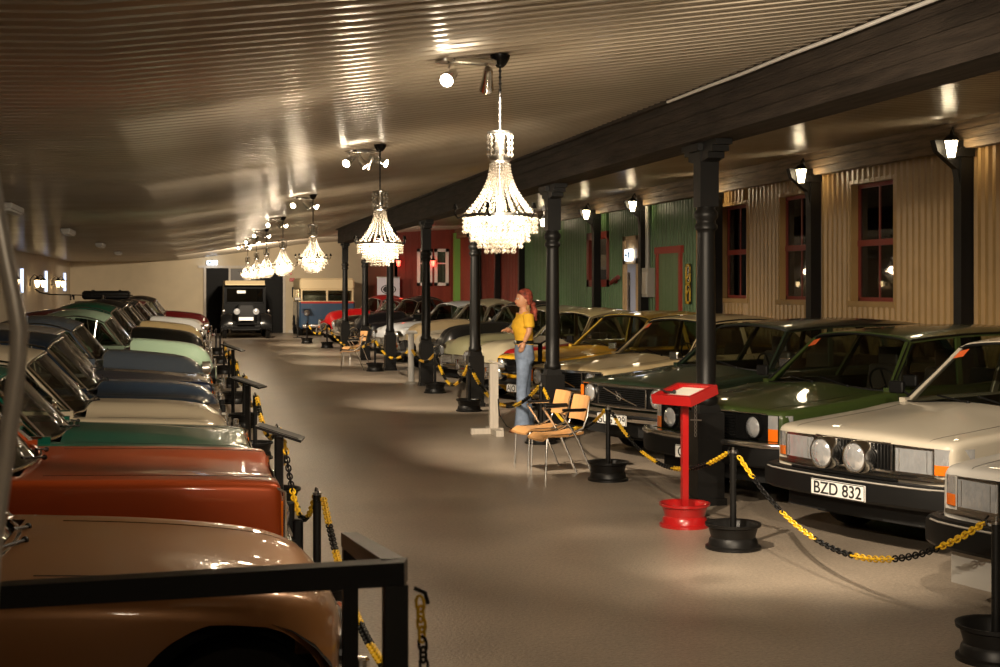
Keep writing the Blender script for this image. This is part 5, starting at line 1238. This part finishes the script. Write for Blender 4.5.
mb.grid(rows, None, True); mb.sphere((-.115, 0, 1.615), .04, n=8, sc=(1, 1.2, .9)); mb.tube([(-.12, 0, 1.60), (-.14, .03, 1.53), (-.13, .04, 1.45), (-.15, .05, 1.40)], [.025, .035, .03, .012], 8); mb.tube([(-.12, 0, 1.60), (-.13, -.03, 1.54), (-.10, -.05, 1.47)], [.025, .03, .012], 8)
mb.build('headscarf', M['scarf'], e, smooth=60)
mb = MB(); mb.tube([(-.03, .07, 1.60), (-.02, .075, 1.56), (-.05, .06, 1.50)], [.02, .028, .01], 8); mb.tube([(-.03, -.07, 1.60), (-.02, -.075, 1.56), (-.05, -.06, 1.50)], [.02, .028, .01], 8); mb.build('hair', mat('blond hair', (.45, .25, .10), .6), e)
# ---------------------------------------------------------------- lights
def point(loc, e, col, r=.05, name='lamp'):
    l = bpy.data.lights.new(name, 'POINT'); l.energy = e; l.color = col; l.shadow_soft_size = r
    o = bpy.data.objects.new(name, l); C.objects.link(o); o.location = loc; return o
def spot(loc, to, e, col, size=70, blend=.6, r=.04):
    l = bpy.data.lights.new('spot', 'SPOT'); l.energy = e; l.color = col; l.spot_size = R(size); l.spot_blend = blend; l.shadow_soft_size = r
    o = bpy.data.objects.new('spot_light', l); C.objects.link(o); o.location = loc
    o.rotation_euler = (Vector(to)-Vector(loc)).to_track_quat('-Z', 'Y').to_euler(); return o
WARM = (1., .80, .56)
for k, (x, y, z) in enumerate(CH): point((x, y, z-.90), 36, WARM, .10, 'chandelier_lamp')
SPC = (1., .83, .62)
for k, (x, y, z) in enumerate(SP):
    spot((x-.1, y-.15, z-.2), (x-2.2, y+3.2, .8), 360, SPC, 72)
    if k == 0: spot((x-.1, y-.15, z-.2), (x-2.4, y-1.3, .8), 150, SPC, 72)
    spot((x+.1, y-.15, z-.2), (x+3.4, y+2.4, .5), 800, SPC, 72)
spot((.3, 2.0, 2.8), (4.6, 8.8, .5), 700, SPC, 72)  # added spot without a fixture, brightens the fronts of the nearest right-hand cars
spot((2.6, 4.2, 3.2), (4.6, 12.5, .6), 700, SPC, 60)  # another added spot over the aisle, no fixture, for the right row
spot((2.6, 10.5, 3.2), (4.4, 18.3, 1.), 500, SPC, 45)
spot((2.0, 46., 3.1), (-1.2, 57., 1.5), 1200, SPC, 80); spot((2.2, 46., 3.1), (5.0, 57., 1.9), 1300, SPC, 75)  # added pair, apart from the modelled spotlights, to brighten the end wall
spot((5.0, 42., 3.3), (8.0, 49.3, 2.4), 450, SPC, 70)  # added spot with no fixture, lifts the red facade and banner
point((.6, -1.6, 2.8), 38, SPC, .2, 'rear_fill')  # unseen fill added behind the camera for rail, tube and near cars
for k, p in enumerate(LANT): point((p[0], p[1], p[2]-.02), 30, WARM, .06, 'lantern_lamp')
for p in SCL: point((p[0]+.02, p[1], p[2]), 3, WARM, .05, 'sconce_lamp')
for p in RED: point((p[0], p[1]-.1, p[2]), 2.5, (1., .12, .05), .05, 'red_lamp')
point(point_in_bus, 22, WARM, .1, 'bus_lamp')
w = bpy.data.worlds.new('world'); bpy.context.scene.world = w; w.use_nodes = True
w.node_tree.nodes['Background'].inputs[0].default_value = (.9, .7, .5, 1); w.node_tree.nodes['Background'].inputs[1].default_value = .02
vs = bpy.context.scene.view_settings; vs.view_transform = 'Standard'; vs.look = 'None'; vs.gamma = 1; vs.exposure = 0.12; vs.use_curve_mapping = False
bpy.context.scene.cycles.use_denoising = True
bpy.context.scene.cycles.max_bounces = 6; bpy.context.scene.cycles.transparent_max_bounces = 24; bpy.context.scene.cycles.sample_clamp_indirect = 3.0; bpy.context.scene.cycles.caustics_reflective = False
